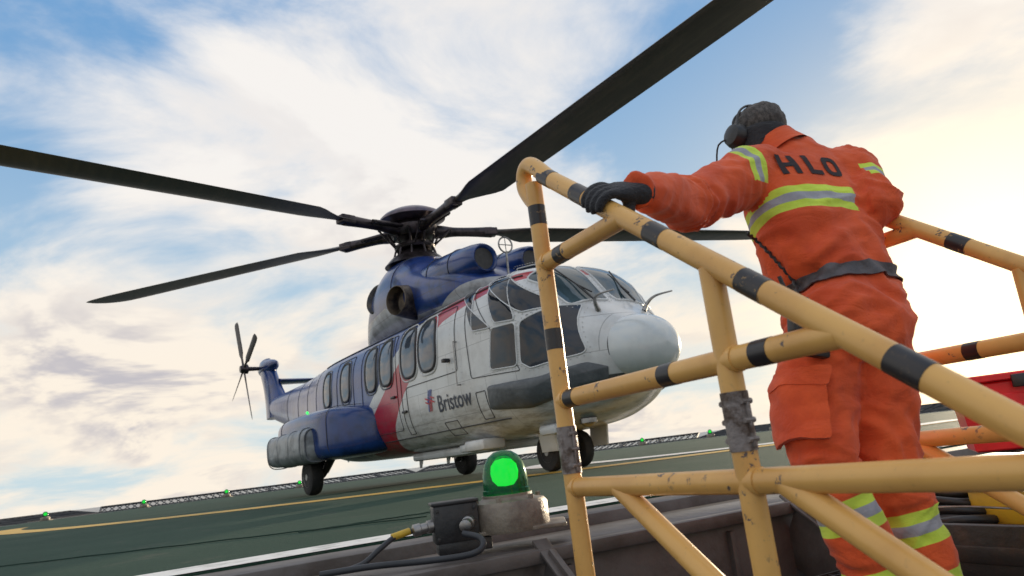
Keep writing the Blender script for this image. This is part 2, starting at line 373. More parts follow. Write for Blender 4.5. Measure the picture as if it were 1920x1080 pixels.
# ------------------------------------------------------------------ setting frame
A0 = Vector((.096,2.0,0)); DS = Vector((.463,-.886,0)).normalized(); DN = Vector((.886,.463,0)).normalized()
def SW(s, wv, z=0): return A0 + DS*s + DN*wv + Vector((0,0,z))
RS = Matrix((DN, -DS, Vector((0,0,1)))).transposed()
bm = BM(); bmesh.ops.create_grid(bm, x_segments=2, y_segments=2, size=25000, matrix=Matrix.Translation((0,0,-28))); struct('sea', bm, 'sea')
S_EDGE = -1.17; INR = 15.0; ctr = SW(S_EDGE-INR, 4.0)
outr = INR/math.cos(PI/8); base = math.atan2(DS.y, DS.x)
octp = [ctr + outr*Vector((math.cos(base+PI/8+i*PI/4), math.sin(base+PI/8+i*PI/4), 0)) for i in range(8)]
bm = BM(); rings_to_bm(bm, [[p+Vector((0,0,-.45)) for p in octp], [p for p in octp]]); struct('helideck_floor', bm, 'deck')
bm = BM()
for i in range(8):
    a, b_ = octp[i], octp[(i+1)%8]
    ia, ib = ctr+(a-ctr)*(1-.24/INR), ctr+(b_-ctr)*(1-.24/INR); z = Vector((0,0,.004))
    oa, ob = ctr+(a-ctr)*(1-.01/INR), ctr+(b_-ctr)*(1-.01/INR)
    bm.faces.new([bm.verts.new(p+z) for p in (oa, ob, ib, ia)])
struct('perimeter_line', bm, 'white')
def ring(name, c, r, wd, m_, a0=0, a1=2*PI, z=.004):
    bm = BM(); n = 160; prev = None
    for i in range(n+1):
        a = a0+(a1-a0)*i/n; d = Vector((math.cos(a), math.sin(a), 0))
        cur = (bm.verts.new(c+d*(r-wd/2)+Vector((0,0,z))), bm.verts.new(c+d*(r+wd/2)+Vector((0,0,z))))
        if prev: bm.faces.new((prev[0], prev[1], cur[1], cur[0]))
        prev = cur
    return struct(name, bm, m_)
ring('touchdown_circle', Vector((.5,22,0)), 13, .60, 'ymark', math.radians(205), math.radians(300))
ring('white_circle', Vector((3.9,13.6,0)), 3.8, .7, 'white', math.radians(150), math.radians(300), .008)
rope_m = mat('rope_fibre', (.02,.05,.035), .9)
for (p0, p1), lab in zip([((0,1062),(800,968)), ((560,998),(840,955))],
        ['long thin dark green rope lying on deck left of the lamp', 'short thin dark green rope lying on deck just behind the lamp']):
    a, b_ = onz(*p0, .006), onz(*p1, .006); bm = BM()
    pts = [a.lerp(b_, t/20)+Vector((0, .02*math.sin(t*1.9), 0)) for t in range(21)]
    tube(bm, pts, .004, 6); tag(obj('deck_rope', bm, rope_m), lab, 'rope')
bm = BM()
for (s0, s1, z0, z1) in [(-1.165,-.95,-.16,-.006), (-.95,-.55,-.5,-.05), (-.55,-.30,-.75,-.012)]:
    c0 = SW((s0+s1)/2, 0); box(bm, c0+DN*2.0+Vector((0,0,(z0+z1)/2)), (13, s1-s0-.004, z1-z0), RS, .006)
for i in range(18): box(bm, SW(-.296, -3.6+i*.62, -.38), (.02,.03,.62), RS, .003)
box(bm, SW(-.28, 2.0, -.03), (13,.05,.04), RS, .006); box(bm, SW(-.28, 2.0, -.70), (13,.09,.03), RS, .006)
struct('deck_edge_beam', bm, 'steel')
# ------------------------------------------------------------------ perimeter lamps
def lamp_thing(loc, label):
    t = thing('perimeter_light', label, 'light', loc, 0, None)
    bm = BM(); lathe(bm, [(.118,0),(.122,.008),(.122,.075),(.112,.088),(.085,.094),(.078,.10),(.078,.108),(.0,.108)], (0,0,0), (0,0,1), 32)
    for i in range(6):
        a = i*PI/3+.3; lathe(bm, [(.009,.080),(.009,.102),(0,.103)], (.10*math.cos(a), .10*math.sin(a), 0), (0,0,1), 6)
    box(bm, (.02,.0,.006), (.30,.20,.012), None, .003); obj('housing', bm, 'housing', t)
    bm = BM(); lathe(bm, [(.070,.109),(.071,.14),(.069,.17),(.062,.20),(.048,.222),(.028,.236),(0,.241)], (0,0,0), (0,0,1), 32, cap=False); obj('lens_dome', bm, 'dome', t)
    bm = BM(); lathe(bm, [(0,.13),(.025,.133),(.040,.15),(.044,.172),(.040,.195),(.025,.211),(0,.216)], (0,0,0), (0,0,1), 20, cap=False); obj('glowing_lamp', bm, 'glow', t)
    bm = BM(); lathe(bm, [(.074,.108),(.074,.122),(.071,.124)], (0,0,0), (0,0,1), 28, cap=False); obj('clamp_ring', bm, 'dome', t)
    return t
LP = W(957,985,2.4); LP.z = .038
l0 = lamp_thing((LP.x, LP.y, LP.z), 'large lit green dome lamp on round grey housing beside the yellow railing post')
JB = W(853,978,2.33)
tj = thing('junction_box', 'black cable junction box with two plugs, left of the big green lamp', 'junction box', (JB.x,JB.y,.0), math.atan2(DN.y,DN.x)-.25)
bm = BM(); box(bm, (0,0,.085), (.135,.09,.11), None, .008); box(bm, (0,0,.144), (.142,.096,.01), None, .003); box(bm, (.02,0,.018), (.16,.08,.036), None, .004)
for sx in (-1,1):
    for sz in (.045,.125): lathe(bm, [(.006,0),(.006,.004),(0,.005)], (sx*.056,-.045,sz), (0,-1,0), 6)
obj('box_body', bm, 'black', tj)
for xx, yy in ((-.067,-.02),(.035,-.05)):
    bm = BM(); dr = (-1,-.1,-.1) if xx < 0 else (-.35,-1,-.12)
    lathe(bm, [(.019,0),(.019,.018),(.015,.02),(.015,.038),(.018,.04),(.018,.06),(.010,.064)], (xx,yy,.085), dr, 14); obj('cable_plug', bm, 'metal', tj)
def cabl(pts, r, name, lab, catg='cable', m_='cable'):
    bm = BM(); ctube(bm, pts, r, 10, 8); return tag(obj(name, bm, m_), lab, catg)
cabl([W(798,990,2.30), W(745,1005,2.26), W(712,1030,2.22), W(680,1058,2.2), W(640,1072,2.18)], .008, 'power_cable', 'dark cable running left from the junction box over steel edge')
cabl([W(868,1000,2.22), W(900,1008,2.2), W(905,1025,2.18), W(880,1040,2.16), W(800,1052,2.16), W(700,1062,2.15), W(600,1078,2.15)], .009, 'power_cable', 'thicker looping dark cable below the junction box plugs')
bm = BM(); a_, b2_ = W(735,1008,2.253), W(768,996,2.28); tube(bm, [a_, b2_], .0105, 10); tag(obj('cable_sleeve', bm, 'yplast'), 'short yellow marker sleeve around the dark cable left of junction box', 'cable sleeve')
far = [((85,965),'leftmost small green light at the far left edge of the deck'), ((270,942),'second small green light from the left on the far deck edge'), ((425,930),'third small green light from the left on the far deck edge'),
       ((562,910),'small green light seen just left of the helicopter wheel'), ((1205,832),'small green light just right of the nose wheels beyond the railing'), ((1332,815),'small green light between the two railing posts'), ((1450,799),'small green light just left of the orange clad man')]
for (px, py), lab in far:
    p, q = ray(px, py); d = Vector((p,1,0)); best = None
    for i in range(8):
        a, b_ = octp[i], octp[(i+1)%8]; e = b_-a
        den = d.x*e.y-d.y*e.x
        if abs(den) < 1e-6: continue
        t_ = (a.x*e.y-a.y*e.x)/den; u_ = (a.x*d.y-a.y*d.x)/den
        if t_ > 5 and 0 <= u_ <= 1 and (best is None or t_ > best): best = t_
    P_ = d*(best-.3) if best else d*28
    o_ = dup(l0, (P_.x, P_.y, 0), 0, lab, 'small green lights round the deck edge'); o_.scale = (1.25,1.25,1.25)
P_ = W(1690,790,4.6); dup(l0, (P_.x, P_.y, 0), .4, 'green dome light on the deck edge right beside the man\'s leg')
lat_m = mat('net_dark_steel', (.03,.032,.035), .6, .3)
vis = []
for i in range(8):
    a, b_ = octp[i], octp[(i+1)%8]; mid = (a+b_)/2; outw = (mid-ctr).normalized()
    if (outw-DS).length < .3: continue
    azs = [math.degrees(math.atan2(p.x, max(p.y,.01))) for p in (a,b_)]
    if min(azs) > 36 or max(azs) < -36 or max(a.y,b_.y) < 6: continue
    vis.append((sum(azs)/2, a, b_, outw))
vis.sort(key=lambda x: x[0])
NL = ['dark steel safety net along the deck edge at far left of the photo', 'dark steel safety net on the deck edge behind the helicopter tail', 'dark steel safety net on the deck edge behind the nose wheels', 'dark steel safety net seen through the railing beside the man', 'dark steel safety net at the right edge of the photo', 'dark steel safety net farthest right beyond the red container']
for idx, (az_, a, b_, outw) in enumerate(vis):
    e = (b_-a); n = 8; t = thing('safety_net', NL[min(idx,5)], 'safety net', (a.x,a.y,0))
    fb, gb = BM(), BM(); hi = outw*1.45+Vector((0,0,.20))
    tube(fb, [a+outw*.05, b_+outw*.05], .05, 6); tube(fb, [a+hi, b_+hi], .045, 6)
    for k in range(n+1):
        q_ = a+e*(k/n); tube(fb, [q_+outw*.02, q_+hi], .04, 6); tube(fb, [q_+outw*.02-Vector((0,0,.3)), q_+hi*.6], .03, 6)
    m_ = n*6
    for k in range(m_):
        q0, q1 = a+e*(k/m_), a+e*((k+1)/m_)
        tube(gb, [q0+outw*.05, q1+hi], .022, 4); tube(gb, [q1+outw*.05, q0+hi], .022, 4)
    obj('net_frame', fb, lat_m, t, True); obj('net_mesh', gb, lat_m, t, True)
# ------------------------------------------------------------------ helicopter
MX, MY, PSI = -2.541, 13.92, math.radians(56)
heli = thing('helicopter', 'large white, blue and red helicopter with five long rotor blades parked on green deck', 'helicopter', (MX,MY,0), -PSI)
FU = [(6.94,.40,.90,1.60,2.1),(6.83,.50,.82,1.67,2.2),(6.66,.67,.71,1.78,2.4),(6.43,.83,.61,1.98,2.7),(6.2,.93,.55,2.24,3.0),(5.95,1.0,.50,2.41,3.2),(5.6,1.03,.47,2.49,3.4),(5.0,1.04,.45,2.49,3.6),
      (2.5,1.04,.45,2.46,3.6),(0,1.04,.45,2.45,3.6),(-1.0,.98,.5,2.45,3.3),(-2.0,.84,.68,2.45,3),(-3.2,.66,.95,2.46,2.6),(-5,.44,1.4,2.48,2.3),(-7,.27,1.85,2.5,2.1),(-7.6,.2,2.0,2.48,2),(-7.9,.05,2.15,2.4,2)]
FQ = sorted(cat(FU, 8))
def fpar(x):
    if x <= FQ[0][0]: return FQ[0][1:]
    for i in range(len(FQ)-1):
        if FQ[i+1][0] >= x:
            t = (x-FQ[i][0])/max(FQ[i+1][0]-FQ[i][0],1e-9); return tuple(a+(b-a)*t for a, b in zip(FQ[i][1:], FQ[i+1][1:]))
    return FQ[-1][1:]
def side_y(x, z):
    hw, zb, zt, n = fpar(x); zc, hz = (zb+zt)/2, (zt-zb)/2
    return hw*max(0, 1-min(1,abs((z-zc)/hz))**n)**(1/n)
def top_z(x, y):
    hw, zb, zt, n = fpar(x); zc, hz = (zb+zt)/2, (zt-zb)/2
    return zc+hz*max(0, 1-min(1,abs(y/hw))**n)**(1/n)
def PS(px, py, w0=1.0):
    p, q = ray(px, py); wv = w0; c, s = math.cos(PSI), math.sin(PSI)
    for _ in range(25):
        x = (p*(MY-c*wv)-MX+s*wv)/(c+s*p); D = MY-s*x-c*wv; z = CZ+q*D
        wv = .5*wv+.5*side_y(x, z)
    return (x, z)
def ms(u, v):
    y = side_y(u, v); e = .02
    a = Vector((2*e, -(side_y(u+e,v)-side_y(u-e,v)), 0)); b_ = Vector((0, -(side_y(u,v+e)-side_y(u,v-e)), 2*e))
    n = a.cross(b_).normalized();  n = n if n.y < 0 else -n
    return Vector((u, -y, v)), n
def mtp(u, v):
    e = .02; a = Vector((2*e,0,top_z(u+e,v)-top_z(u-e,v))); b_ = Vector((0,2*e,top_z(u,v+e)-top_z(u,v-e)))
    n = a.cross(b_).normalized(); n = n if n.z > 0 else -n
    return Vector((u, v, top_z(u, v))), n
def rpoly(pts, r=.25, k=5):
    out = []; n = len(pts)
    for i in range(n):
        p0, p1, p2 = Vector(pts[i-1]), Vector(pts[i]), Vector(pts[(i+1)%n])
        a = p1.lerp(p0, r); b_ = p1.lerp(p2, r)
        for j in range(k+1):
            t = j/k; out.append(a*(1-t)**2 + p1*2*t*(1-t) + b_*t*t)
    dense = []
    for i in range(len(out)):
        a, b_ = out[i], out[(i+1)%len(out)]; m_ = max(1, int((b_-a).length/.08))
        for j in range(m_): dense.append(a.lerp(b_, j/m_))
    return dense
def mir(p, s): return Vector((p.x, p.y*s, p.z))
def patch(bm, outl, fn, offs=.006, bulge=0, rings=6, s=1, mi=0):
    c = sum(outl, Vector((0,0)))/len(outl); R = []
    for i in range(rings+1):
        t = 1-i/rings
        row = []
        for p in outl:
            q = c+(p-c)*t; P_, n = fn(q.x, q.y); row.append(mir(P_+n*(offs+bulge*math.sqrt(max(0,1-t*t))), s))
        R.append(row)
    if bulge: R.insert(0, [mir(fn(p.x,p.y)[0]-fn(p.x,p.y)[1]*.01, s) for p in outl])
    R = R[:-1]
    vs = rings_to_bm(bm, R, cap=False, mi=mi)
    P_, n = fn(c.x, c.y); cv = bm.verts.new(mir(P_+n*(offs+bulge), s)); m_ = len(outl)
    for j in range(m_):
        f = bm.faces.new((vs[-1][j], vs[-1][(j+1)%m_], cv)); f.material_index = mi
def outline_tube(bm, outl, fn, r, offs=.004, s=1, closed=True, seg=6):
    pts = [mir(fn(p.x,p.y)[0]+fn(p.x,p.y)[1]*offs, s) for p in outl]
    if closed: pts = pts+[pts[0]]
    tube(bm, pts, r, seg)
def rivets(bm, outl, fn, sp=.07, s=1, r=.008):
    acc = 0
    for i in range(len(outl)):
        a, b_ = outl[i], outl[(i+1)%len(outl)]; L_ = (b_-a).length
        while acc < L_:
            p = a.lerp(b_, acc/max(L_,1e-6)); P_, n = fn(p.x, p.y); P_ = P_+n*.006
            u, v_ = frame_of(n); vs = [bm.verts.new(mir(P_+r*(u*math.cos(k*PI/2)+v_*math.sin(k*PI/2)), s)) for k in range(4)]
            tpv = bm.verts.new(mir(P_+n*r*.7, s))
            for k in range(4): bm.faces.new((vs[k], vs[(k+1)%4], tpv))
            acc += sp
        acc -= L_
bm = BM(); loftx(bm, [(x,0,hw,zb,zt,n) for x,hw,zb,zt,n in FU], 96, 8)
fus = obj('fuselage', bm, 'livery', heli, sharp=60)
bm = BM(); rr_ = []
for i in range(17):
    t = i/16; x = 6.86+.48*t; f = math.sqrt(max(0,1-t**2.2)) if t < 1 else .0
    f = max(f,.01); rr_.append([Vector((x, .445*f*u, 1.25-.02*t+.368*f*w_)) for u, w_ in sell(2.1, 40)])
rings_to_bm(bm, rr_); obj('radome', bm, 'radome', heli, sharp=60)
bm = BM()
tube(bm, [Vector((6.885, .447*math.cos(a), 1.25+.370*math.sin(a))) for a in [i*2*PI/40 for i in range(41)]], .006, 6)
obj('radome_ring', bm, 'seam', heli)
wins = [(3.81,1.86,.52,.70),(3.20,1.86,.50,.70),(2.38,1.85,.44,.68),(1.78,1.84,.44,.68),(.63,1.80,.42,.64),(-.35,1.80,.40,.60)]
for s in (1,-1):
    for (x,z,ww,hh) in wins:
        o2 = rpoly([(x-ww/2,z-hh/2),(x+ww/2,z-hh/2),(x+ww/2,z+hh/2),(x-ww/2,z+hh/2)], .38)
        bm = BM(); outline_tube(bm, o2, ms, .022, .004, s); fr_ = obj('cabin_window', bm, 'seam', heli)
        bm = BM(); patch(bm, o2, ms, .010, .012, 5, s); obj('pane', bm, 'cabglass', fr_)
        o3 = rpoly([(x-ww/2-.05,z-hh/2-.05),(x+ww/2+.05,z-hh/2-.05),(x+ww/2+.05,z+hh/2+.05),(x-ww/2-.05,z+hh/2+.05)], .36)
        bm = BM(); outline_tube(bm, o3, ms, .012, .002, s); obj('surround', bm, 'wpaint' if x > 3 else 'silver', fr_)
cock = [[(885,622),(887,572),(899,543),(923,527),(921,614)], [(926,606),(927,529),(960,519),(966,599)], [(920,694),(921,616),(966,604),(971,686)],
        [(975,586),(966,505),(1006,495),(1031,560),(1031,575)], [(974,604),(1040,574),(1096,571),(1104,660),(996,690),(977,680)]]
rv = {1:BM(), -1:BM()}
for s in (1,-1):
    for pl in cock:
        o2 = rpoly([PS(*p) for p in pl], .14)
        bm = BM(); outline_tube(bm, o2, ms, .009, .006, s); fr_ = obj('cockpit_window', bm, 'wpaint', heli)
        bm = BM(); patch(bm, o2, ms, .008, .004, 6, s); obj('pane', bm, 'glass', fr_)
        c_ = sum(o2, Vector((0,0)))/len(o2); rivets(rv[s], [c_+(p-c_)*1.10 for p in o2], ms, .06, s)
    ws = rpoly([(6.58,-.05),(6.50,-.56),(6.00,-.78),(5.90,-.05)], .12)
    bm = BM(); outline_tube(bm, ws, mtp, .014, .006, s); fr_ = obj('windshield', bm, 'wpaint', heli)
    bm = BM(); patch(bm, ws, mtp, .008, .004, 6, s); obj('pane', bm, 'wsglass', fr_)
    c_ = sum(ws, Vector((0,0)))/len(ws); rivets(rv[s], [c_+(p-c_)*1.10 for p in ws], mtp, .06, s)
    bm = BM(); P0, P1, P2 = mtp(6.60,-.30)[0], mtp(6.36,-.33)[0], mtp(6.10,-.42)[0]; up = Vector((.02,0,.04))
    tube(bm, [mir(P0+up, s), mir(P1+up, s)], .013, 6); tube(bm, [mir(P1+up+Vector((.18,.05,-.13)), s), mir(P1+up, s), mir(P2+up*.8, s)], .010, 6); obj('wiper', bm, 'black', heli)
BX0, BX1 = PS(822,757)[0], PS(884,742)[0]; BZ = PS(850,752)[1]; EX, EZ = PS(807,751)
for s in (1,-1):
    seams = [('door_seam', [PS(*p) for p in [(884,710),(881,560),(903,526),(965,510),(978,694)]]),
             ('door_seam', [(3.05,.72),(3.05,1.38),(4.62,1.38),(4.62,2.24),(2.88,2.24),(2.88,.72)]), ('door_seam', [(2.74,.80),(2.74,2.22),(1.38,2.22),(1.38,.80)]), ('hatch_seam', [(1.0,1.1),(1.0,2.2),(.2,2.2),(.2,1.1)]),
             ('hatch_seam', [(5.0,.72),(5.0,1.05),(5.22,1.05),(5.22,.72)]), ('hatch_seam', [(4.0,.60),(4.0,.78),(4.35,.78),(4.35,.60)])]
    for nm_, sm in seams:
        bm = BM(); outline_tube(bm, rpoly(sm, .05), ms, .0055, .003, s); obj(nm_, bm, 'seam', heli)
    for x in (-1.2,-2.2,-3.4,-4.8):
        pts = [Vector((x, fpar(x)[1]+.08+(fpar(x)[2]-fpar(x)[1]-.16)*k/20)) for k in range(21)]
        bm = BM(); outline_tube(bm, pts, ms, .005, .002, s, False); obj('panel_joint', bm, 'seam', heli)
    bm = BM(); outline_tube(bm, [Vector((x/10, 2.30)) for x in range(-10, 60)], ms, .012, .006, s, False); obj('roof_rail', bm, 'seam', heli)
    bm = BM(); outline_tube(bm, [Vector((x/10, .68)) for x in range(5, 56)], ms, .008, .004, s, False); obj('sill_rail', bm, 'seam', heli)
    for x, z0 in [(4.72,.75),(4.9,.75),(4.5,1.42),(2.80,.75),(1.2,.75),(.1,.75),(-.6,.8),(-1.6,.9)]:
        rivets(rv[s], [Vector((x, z0)), Vector((x, 2.25)), Vector((x,2.2501))], ms, .075, s, .006)
    obj('rivet_rows', rv[s], 'rivet', heli)
    for hx, hz in ((2.95,1.05),(2.60,1.30)):
        P_, n_ = ms(hx, hz); bm = BM(); box(bm, mir(P_+n_*.02, s), (.14,.03,.035), None, .006); obj('door_handle', bm, 'dmetal', heli)
    P_, n_ = ms(4.42,1.55); bm = BM(); box(bm, mir(P_+n_*.05, s), (.07,.10,.05), None, .01); obj('side_lamp', bm, 'dmetal', heli)
    bm = BM(); h0, h1 = ms(4.66,1.2), ms(4.66,1.75); tube(bm, [mir(h0[0],s), mir(h0[0]+h0[1]*.05,s), mir(h1[0]+h1[1]*.05,s), mir(h1[0],s)], .010, 8); obj('grab_rail', bm, 'metal', heli)
    pl = [PS(*p) for p in [(914,724),(1010,706),(1100,678),(1141,686),(1142,708),(1080,734),(1000,764),(922,768)]]
    bm = BM(); patch(bm, rpoly(pl, .12), ms, .01, .060, 8, s); obj('nose_float_cover', bm, 'floatgrey', heli)
    bm = textmesh('Bristow', .30, .002, .08); xs = [v_.co.x for v_ in bm.verts]; wdt = max(xs)-min(xs); mx_ = (max(xs)+min(xs))/2; scx = (BX1-BX0)/wdt
    for v_ in bm.verts:
        P_, n = ms((BX0+BX1)/2+(v_.co.x-mx_)*scx*s, BZ+v_.co.y*1.05); v_.co = mir(P_+n*.007, s)
    obj('lettering', bm, 'greytext', heli)
    bm = BM()
    def quad(pts_, mi, o_):
        vs = []
        for a, b2 in pts_:
            P_, n = ms(EX+a*s*.85, EZ+b2*.85); vs.append(bm.verts.new(mir(P_+n*o_, s)))
        f = bm.faces.new(vs); f.material_index = mi
    for k in range(3):
        d = .050*k
        quad([(-.10+d,-.02),(-.072+d,-.02),(-.005+d,.17),(-.033+d,.17)], 1, .007)
        quad([(.034-d,.02),(.062-d,.02),(.020-d,-.17),(-.008-d,-.17)], 1 if k == 2 else 0, .009)
    for k in range(2):
        d = .060*k
        quad([(.02,.045-d),(.02,.070-d),(.15,.035-d),(.15,.010-d)], 0, .011)
        quad([(-.04,-.035+d),(-.04,-.060+d),(-.16,-.025+d),(-.16,.0+d)], 0, .013)
    obj('emblem', bm, ['rpaint','bmark'], heli)
for s in (1,-1):
    def outer(x, o_, zb, zt, n=4.5): return (x, -s*(.6+o_)/2, (o_-.6)/2, zb, zt, n)
    bm = BM(); loftx(bm, [outer(1.82,1.06,.68,1.12,3),outer(1.72,1.26,.60,1.24,3.6),outer(1.5,1.50,.55,1.32),outer(1.1,1.68,.54,1.36,5),outer(.4,1.74,.54,1.38,5),outer(-.8,1.74,.58,1.37,5),outer(-1.4,1.66,.64,1.32),outer(-1.8,1.45,.76,1.22),outer(-1.95,1.15,.88,1.08)], 52, 6)
    sp_ = obj('sponson', bm, 'bpaint', heli, sharp=60)
    bm = BM(); loftx(bm, [(.85,-s*1.62,.05,.68,.92,2.6),(.78,-s*1.64,.17,.56,1.04,3),(.6,-s*1.67,.22,.52,1.09,3.2),(-1.2,-s*1.67,.22,.54,1.09,3.2),(-1.6,-s*1.60,.19,.62,1.06,3),(-1.85,-s*1.50,.12,.72,1.0,2.6),(-1.92,-s*1.48,.03,.8,.95,2.4)], 36, 5)
    for x in (.62,.0,-.65,-1.3):
        tube(bm, [Vector((x, -s*1.67-s*.225*u, .81+.29*v_)) for u, v_ in sell(3.2, 36)+[sell(3.2,36)[0]]], .009, 6)
    obj('float_bag', bm, 'silver', sp_)
    for x in (1.25,.3,-.9):
        hw_ = (1.735-.6)/2 if x < 1 else (1.64-.6)/2
        bm = BM(); tube(bm, [Vector((x, -s*(.6+hw_)-s*hw_*1.006*u, .965+.408*v_)) for u, v_ in sell(4.8, 40)+[sell(4.8,40)[0]]], .005, 6); obj('panel_joint', bm, 'seam', sp_)
    bm = BM(); lathe(bm, [(.022,0),(.020,.014),(.012,.024),(0,.027)], (.30,-s*1.62,1.365), (.3,-s*.5,.7), 12); obj('position_light', bm, 'glow' if s == 1 else 'red', sp_)
    gx, gy = 0, -s*1.5
    bm = BM(); lathe(bm, [(.17,-.10),(.24,-.115),(.288,-.095),(.307,-.05),(.3075,0),(.307,.05),(.288,.095),(.24,.115),(.17,.10)], (gx,gy,.3075), (0,1,0), 40)
    wh = obj('wheel', bm, 'rubber', heli)
    bm = BM(); lathe(bm, [(0,-.11),(.05,-.11),(.06,-.08),(.15,-.07),(.172,-.105),(.172,.105),(.15,.07),(.06,.08),(.05,.11),(0,.11)], (gx,gy,.3075), (0,1,0), 28); obj('rim', bm, 'metal', wh)
    bm = BM(); yi = -s*1.32
    tube(bm, [(0,-s*1.40,.3075),(0,yi,.3075)], .04, 12); ctube(bm, [(0,yi,.3075),(.22,yi,.42),(.62,yi,.66)], [.05,.06,.07], 12)
    tube(bm, [(.12,yi,.37),(.02,yi,.62),(-.02,yi,.85)], [.035,.045,.05], 12); tube(bm, [(0,yi+.09*s,.35),(.3,yi+.15*s,.6)], .018, 8)
    obj('landing_gear_leg', bm, 'dmetal', heli)
bm = BM(); tube(bm, [(5.28,0,.235),(5.28,0,.55),(5.33,0,.85)], [.05,.055,.075], 14); tube(bm, [(5.28,-.22,.235),(5.28,.22,.235)], .035, 12)
tube(bm, [(5.30,0,.45),(5.7,0,.62)], .03, 8); tube(bm, [(5.22,0,.28),(5.12,0,.42),(5.2,0,.56)], .018, 8); obj('nose_gear_leg', bm, 'metal', heli)
for s in (1,-1):
    bm = BM(); lathe(bm, [(.12,-.07),(.18,-.08),(.218,-.065),(.233,-.03),(.233,.03),(.218,.065),(.18,.08),(.12,.07)], (5.28,-s*.22,.235), (0,1,0), 36); wh = obj('nose_wheel', bm, 'rubber', heli)
    bm = BM(); lathe(bm, [(0,-.075),(.04,-.075),(.05,-.04),(.11,-.04),(.122,-.072),(.122,.072),(.11,.04),(.05,.04),(.04,.075),(0,.075)], (5.28,-s*.22,.235), (0,1,0), 24); obj('rim', bm, 'metal', wh)
    bm = BM(); box(bm, (5.50,-s*.40,.44), (.34,.03,.40), Matrix.Rotation(s*.12, 3, 'X'), .01); obj('gear_door', bm, 'wpaint', heli)
for c_, s_, b_ in (((4.55,-.72,.43),(.5,.34,.14),.04),((5.85,-.55,.49),(.34,.2,.12),.04),((3.2,-.1,.40),(2.4,.9,.12),.04),((4.0,-.62,.42),(.3,.2,.10),.03)):
    bm = BM(); box(bm, c_, s_, None, b_); obj('belly_fairing', bm, 'wpaint', heli)
bm = BM(); lathe(bm, [(.1,0),(.1,.05),(.05,.09),(0,.1)], (6.2,-.3,.56), (0,0,-1), 18); obj('landing_lamp', bm, 'metal', heli)
for x, h_ in ((1.2,.22),(2.2,.2),(-2.2,.2)):
    bm = BM(); zb = fpar(x)[1]; rings_to_bm(bm, [[Vector((x-.08,.012,zb+.02)),Vector((x+.1,.012,zb+.02)),Vector((x+.1,-.012,zb+.02)),Vector((x-.08,-.012,zb+.02))],[Vector((x-.1,.006,zb-h_)),Vector((x-.03,.006,zb-h_)),Vector((x-.03,-.006,zb-h_)),Vector((x-.1,-.006,zb-h_))]]); obj('antenna', bm, 'wpaint', heli)
for s in (1,-1):
    bm = BM(); P_ , n_ = mtp(6.70,-.34); ctube(bm, [mir(p, s) for p in (P_, P_+Vector((.03,-.06,.10)), P_+Vector((.14,-.09,.15)), P_+Vector((.40,-.09,.14)))], [.03,.02,.014,.009], 10, 5); obj('pitot_probe', bm, 'metal', heli)
bm = BM(); loftx(bm, [(4.75,0,.30,2.4,2.62,2.4),(4.5,0,.60,2.36,2.78,2.5),(4.1,0,.74,2.33,2.95,2.6),(3.6,0,.78,2.3,3.10,2.6),(3.1,0,.80,2.3,3.28,2.5),(2.7,0,.80,2.3,3.48,2.4),(2.2,0,.76,2.3,3.66,2.3),(1.6,0,.70,2.3,3.74,2.2),(1.1,0,.63,2.3,3.60,2.2),(.7,0,.55,2.3,3.32,2.2),(.4,0,.46,2.3,3.0,2.2),(.1,0,.34,2.3,2.7,2.2),(-.2,0,.18,2.35,2.5,2)], 56, 5)
obj('engine_cowling', bm, 'cowl', heli, sharp=60)
NX, NR = -.34, .70
for s in (1,-1):
    y = -s*.40; NZ = 2.93
    def rg_(lst): return [[Vector((x+NX, y+r*NR*math.cos(a), NZ+r*NR*math.sin(a))) for a in [j*2*PI/36 for j in range(36)]] for x, r in lst]
    bm = BM(); rings_to_bm(bm, rg_([(4.86,.215),(4.92,.24),(4.93,.27),(4.88,.31),(4.7,.36),(4.3,.42),(3.8,.47),(3.3,.45),(3.0,.36),(2.8,.2)]), cap=False); nc = obj('engine_nacelle', bm, 'bpaint', heli, sharp=60)
    bm = BM(); rings_to_bm(bm, rg_([(4.87,.22),(4.7,.19),(4.5,.12),(4.5,.01)])); obj('engine_intake', bm, 'black', nc)
    bm = BM(); lathe(bm, [(.05,0),(.045,.07),(.025,.10),(0,.11)], (4.62+NX,y,NZ), (1,0,0), 20)
    for a in (0,PI/2,PI,1.5*PI): tube(bm, [(4.66+NX,y,NZ),(4.84+NX,y+.15*math.cos(a),NZ+.15*math.sin(a))], .008, 6)
    obj('intake_spinner', bm, 'dmetal', nc)
    bm = BM(); ax = Vector((.30,-s*1,.02)).normalized(); o_ = Vector((2.76,-s*.60,2.72))
    lathe(bm, [(.27,0),(.25,.25),(.225,.42),(.215,.425),(.20,.38),(.19,.2),(.05,.15),(0,.15)], o_, ax, 30, cap=False); obj('exhaust_pipe', bm, mat('heat_stained_metal', (.20,.16,.12), .4, .6, (.05,.04,.035), 6), heli)
    bm = BM(); lathe(bm, [(.26,0),(.28,.03),(.26,.06),(.22,.05),(.17,.0),(0,-.02)], (1.15,-s*.52,3.16), (.25,-s*.9,.25), 28, cap=False); obj('cooler_intake', bm, 'dmetal', heli)
    for x, r in ((4.35,.418),(3.75,.475)):
        bm = BM(); tube(bm, [Vector((x+NX, y+r*NR*math.cos(a), NZ+r*NR*math.sin(a))) for a in [j*2*PI/36 for j in range(37)]], .006, 6); obj('nacelle_band', bm, 'seam', nc)
bm = BM(); tube(bm, [Vector((2.2, .762*u, 2.98+.682*v_)) for u, v_ in sell(2.3, 48)[:25]], .008, 6); obj('cowling_seam', bm, 'seam', heli)
bm = BM()
tube(bm, [Vector((4.66,-.10+.11*math.cos(a),3.10+.11*math.sin(a))) for a in [j*2*PI/28 for j in range(29)]], .012, 8)
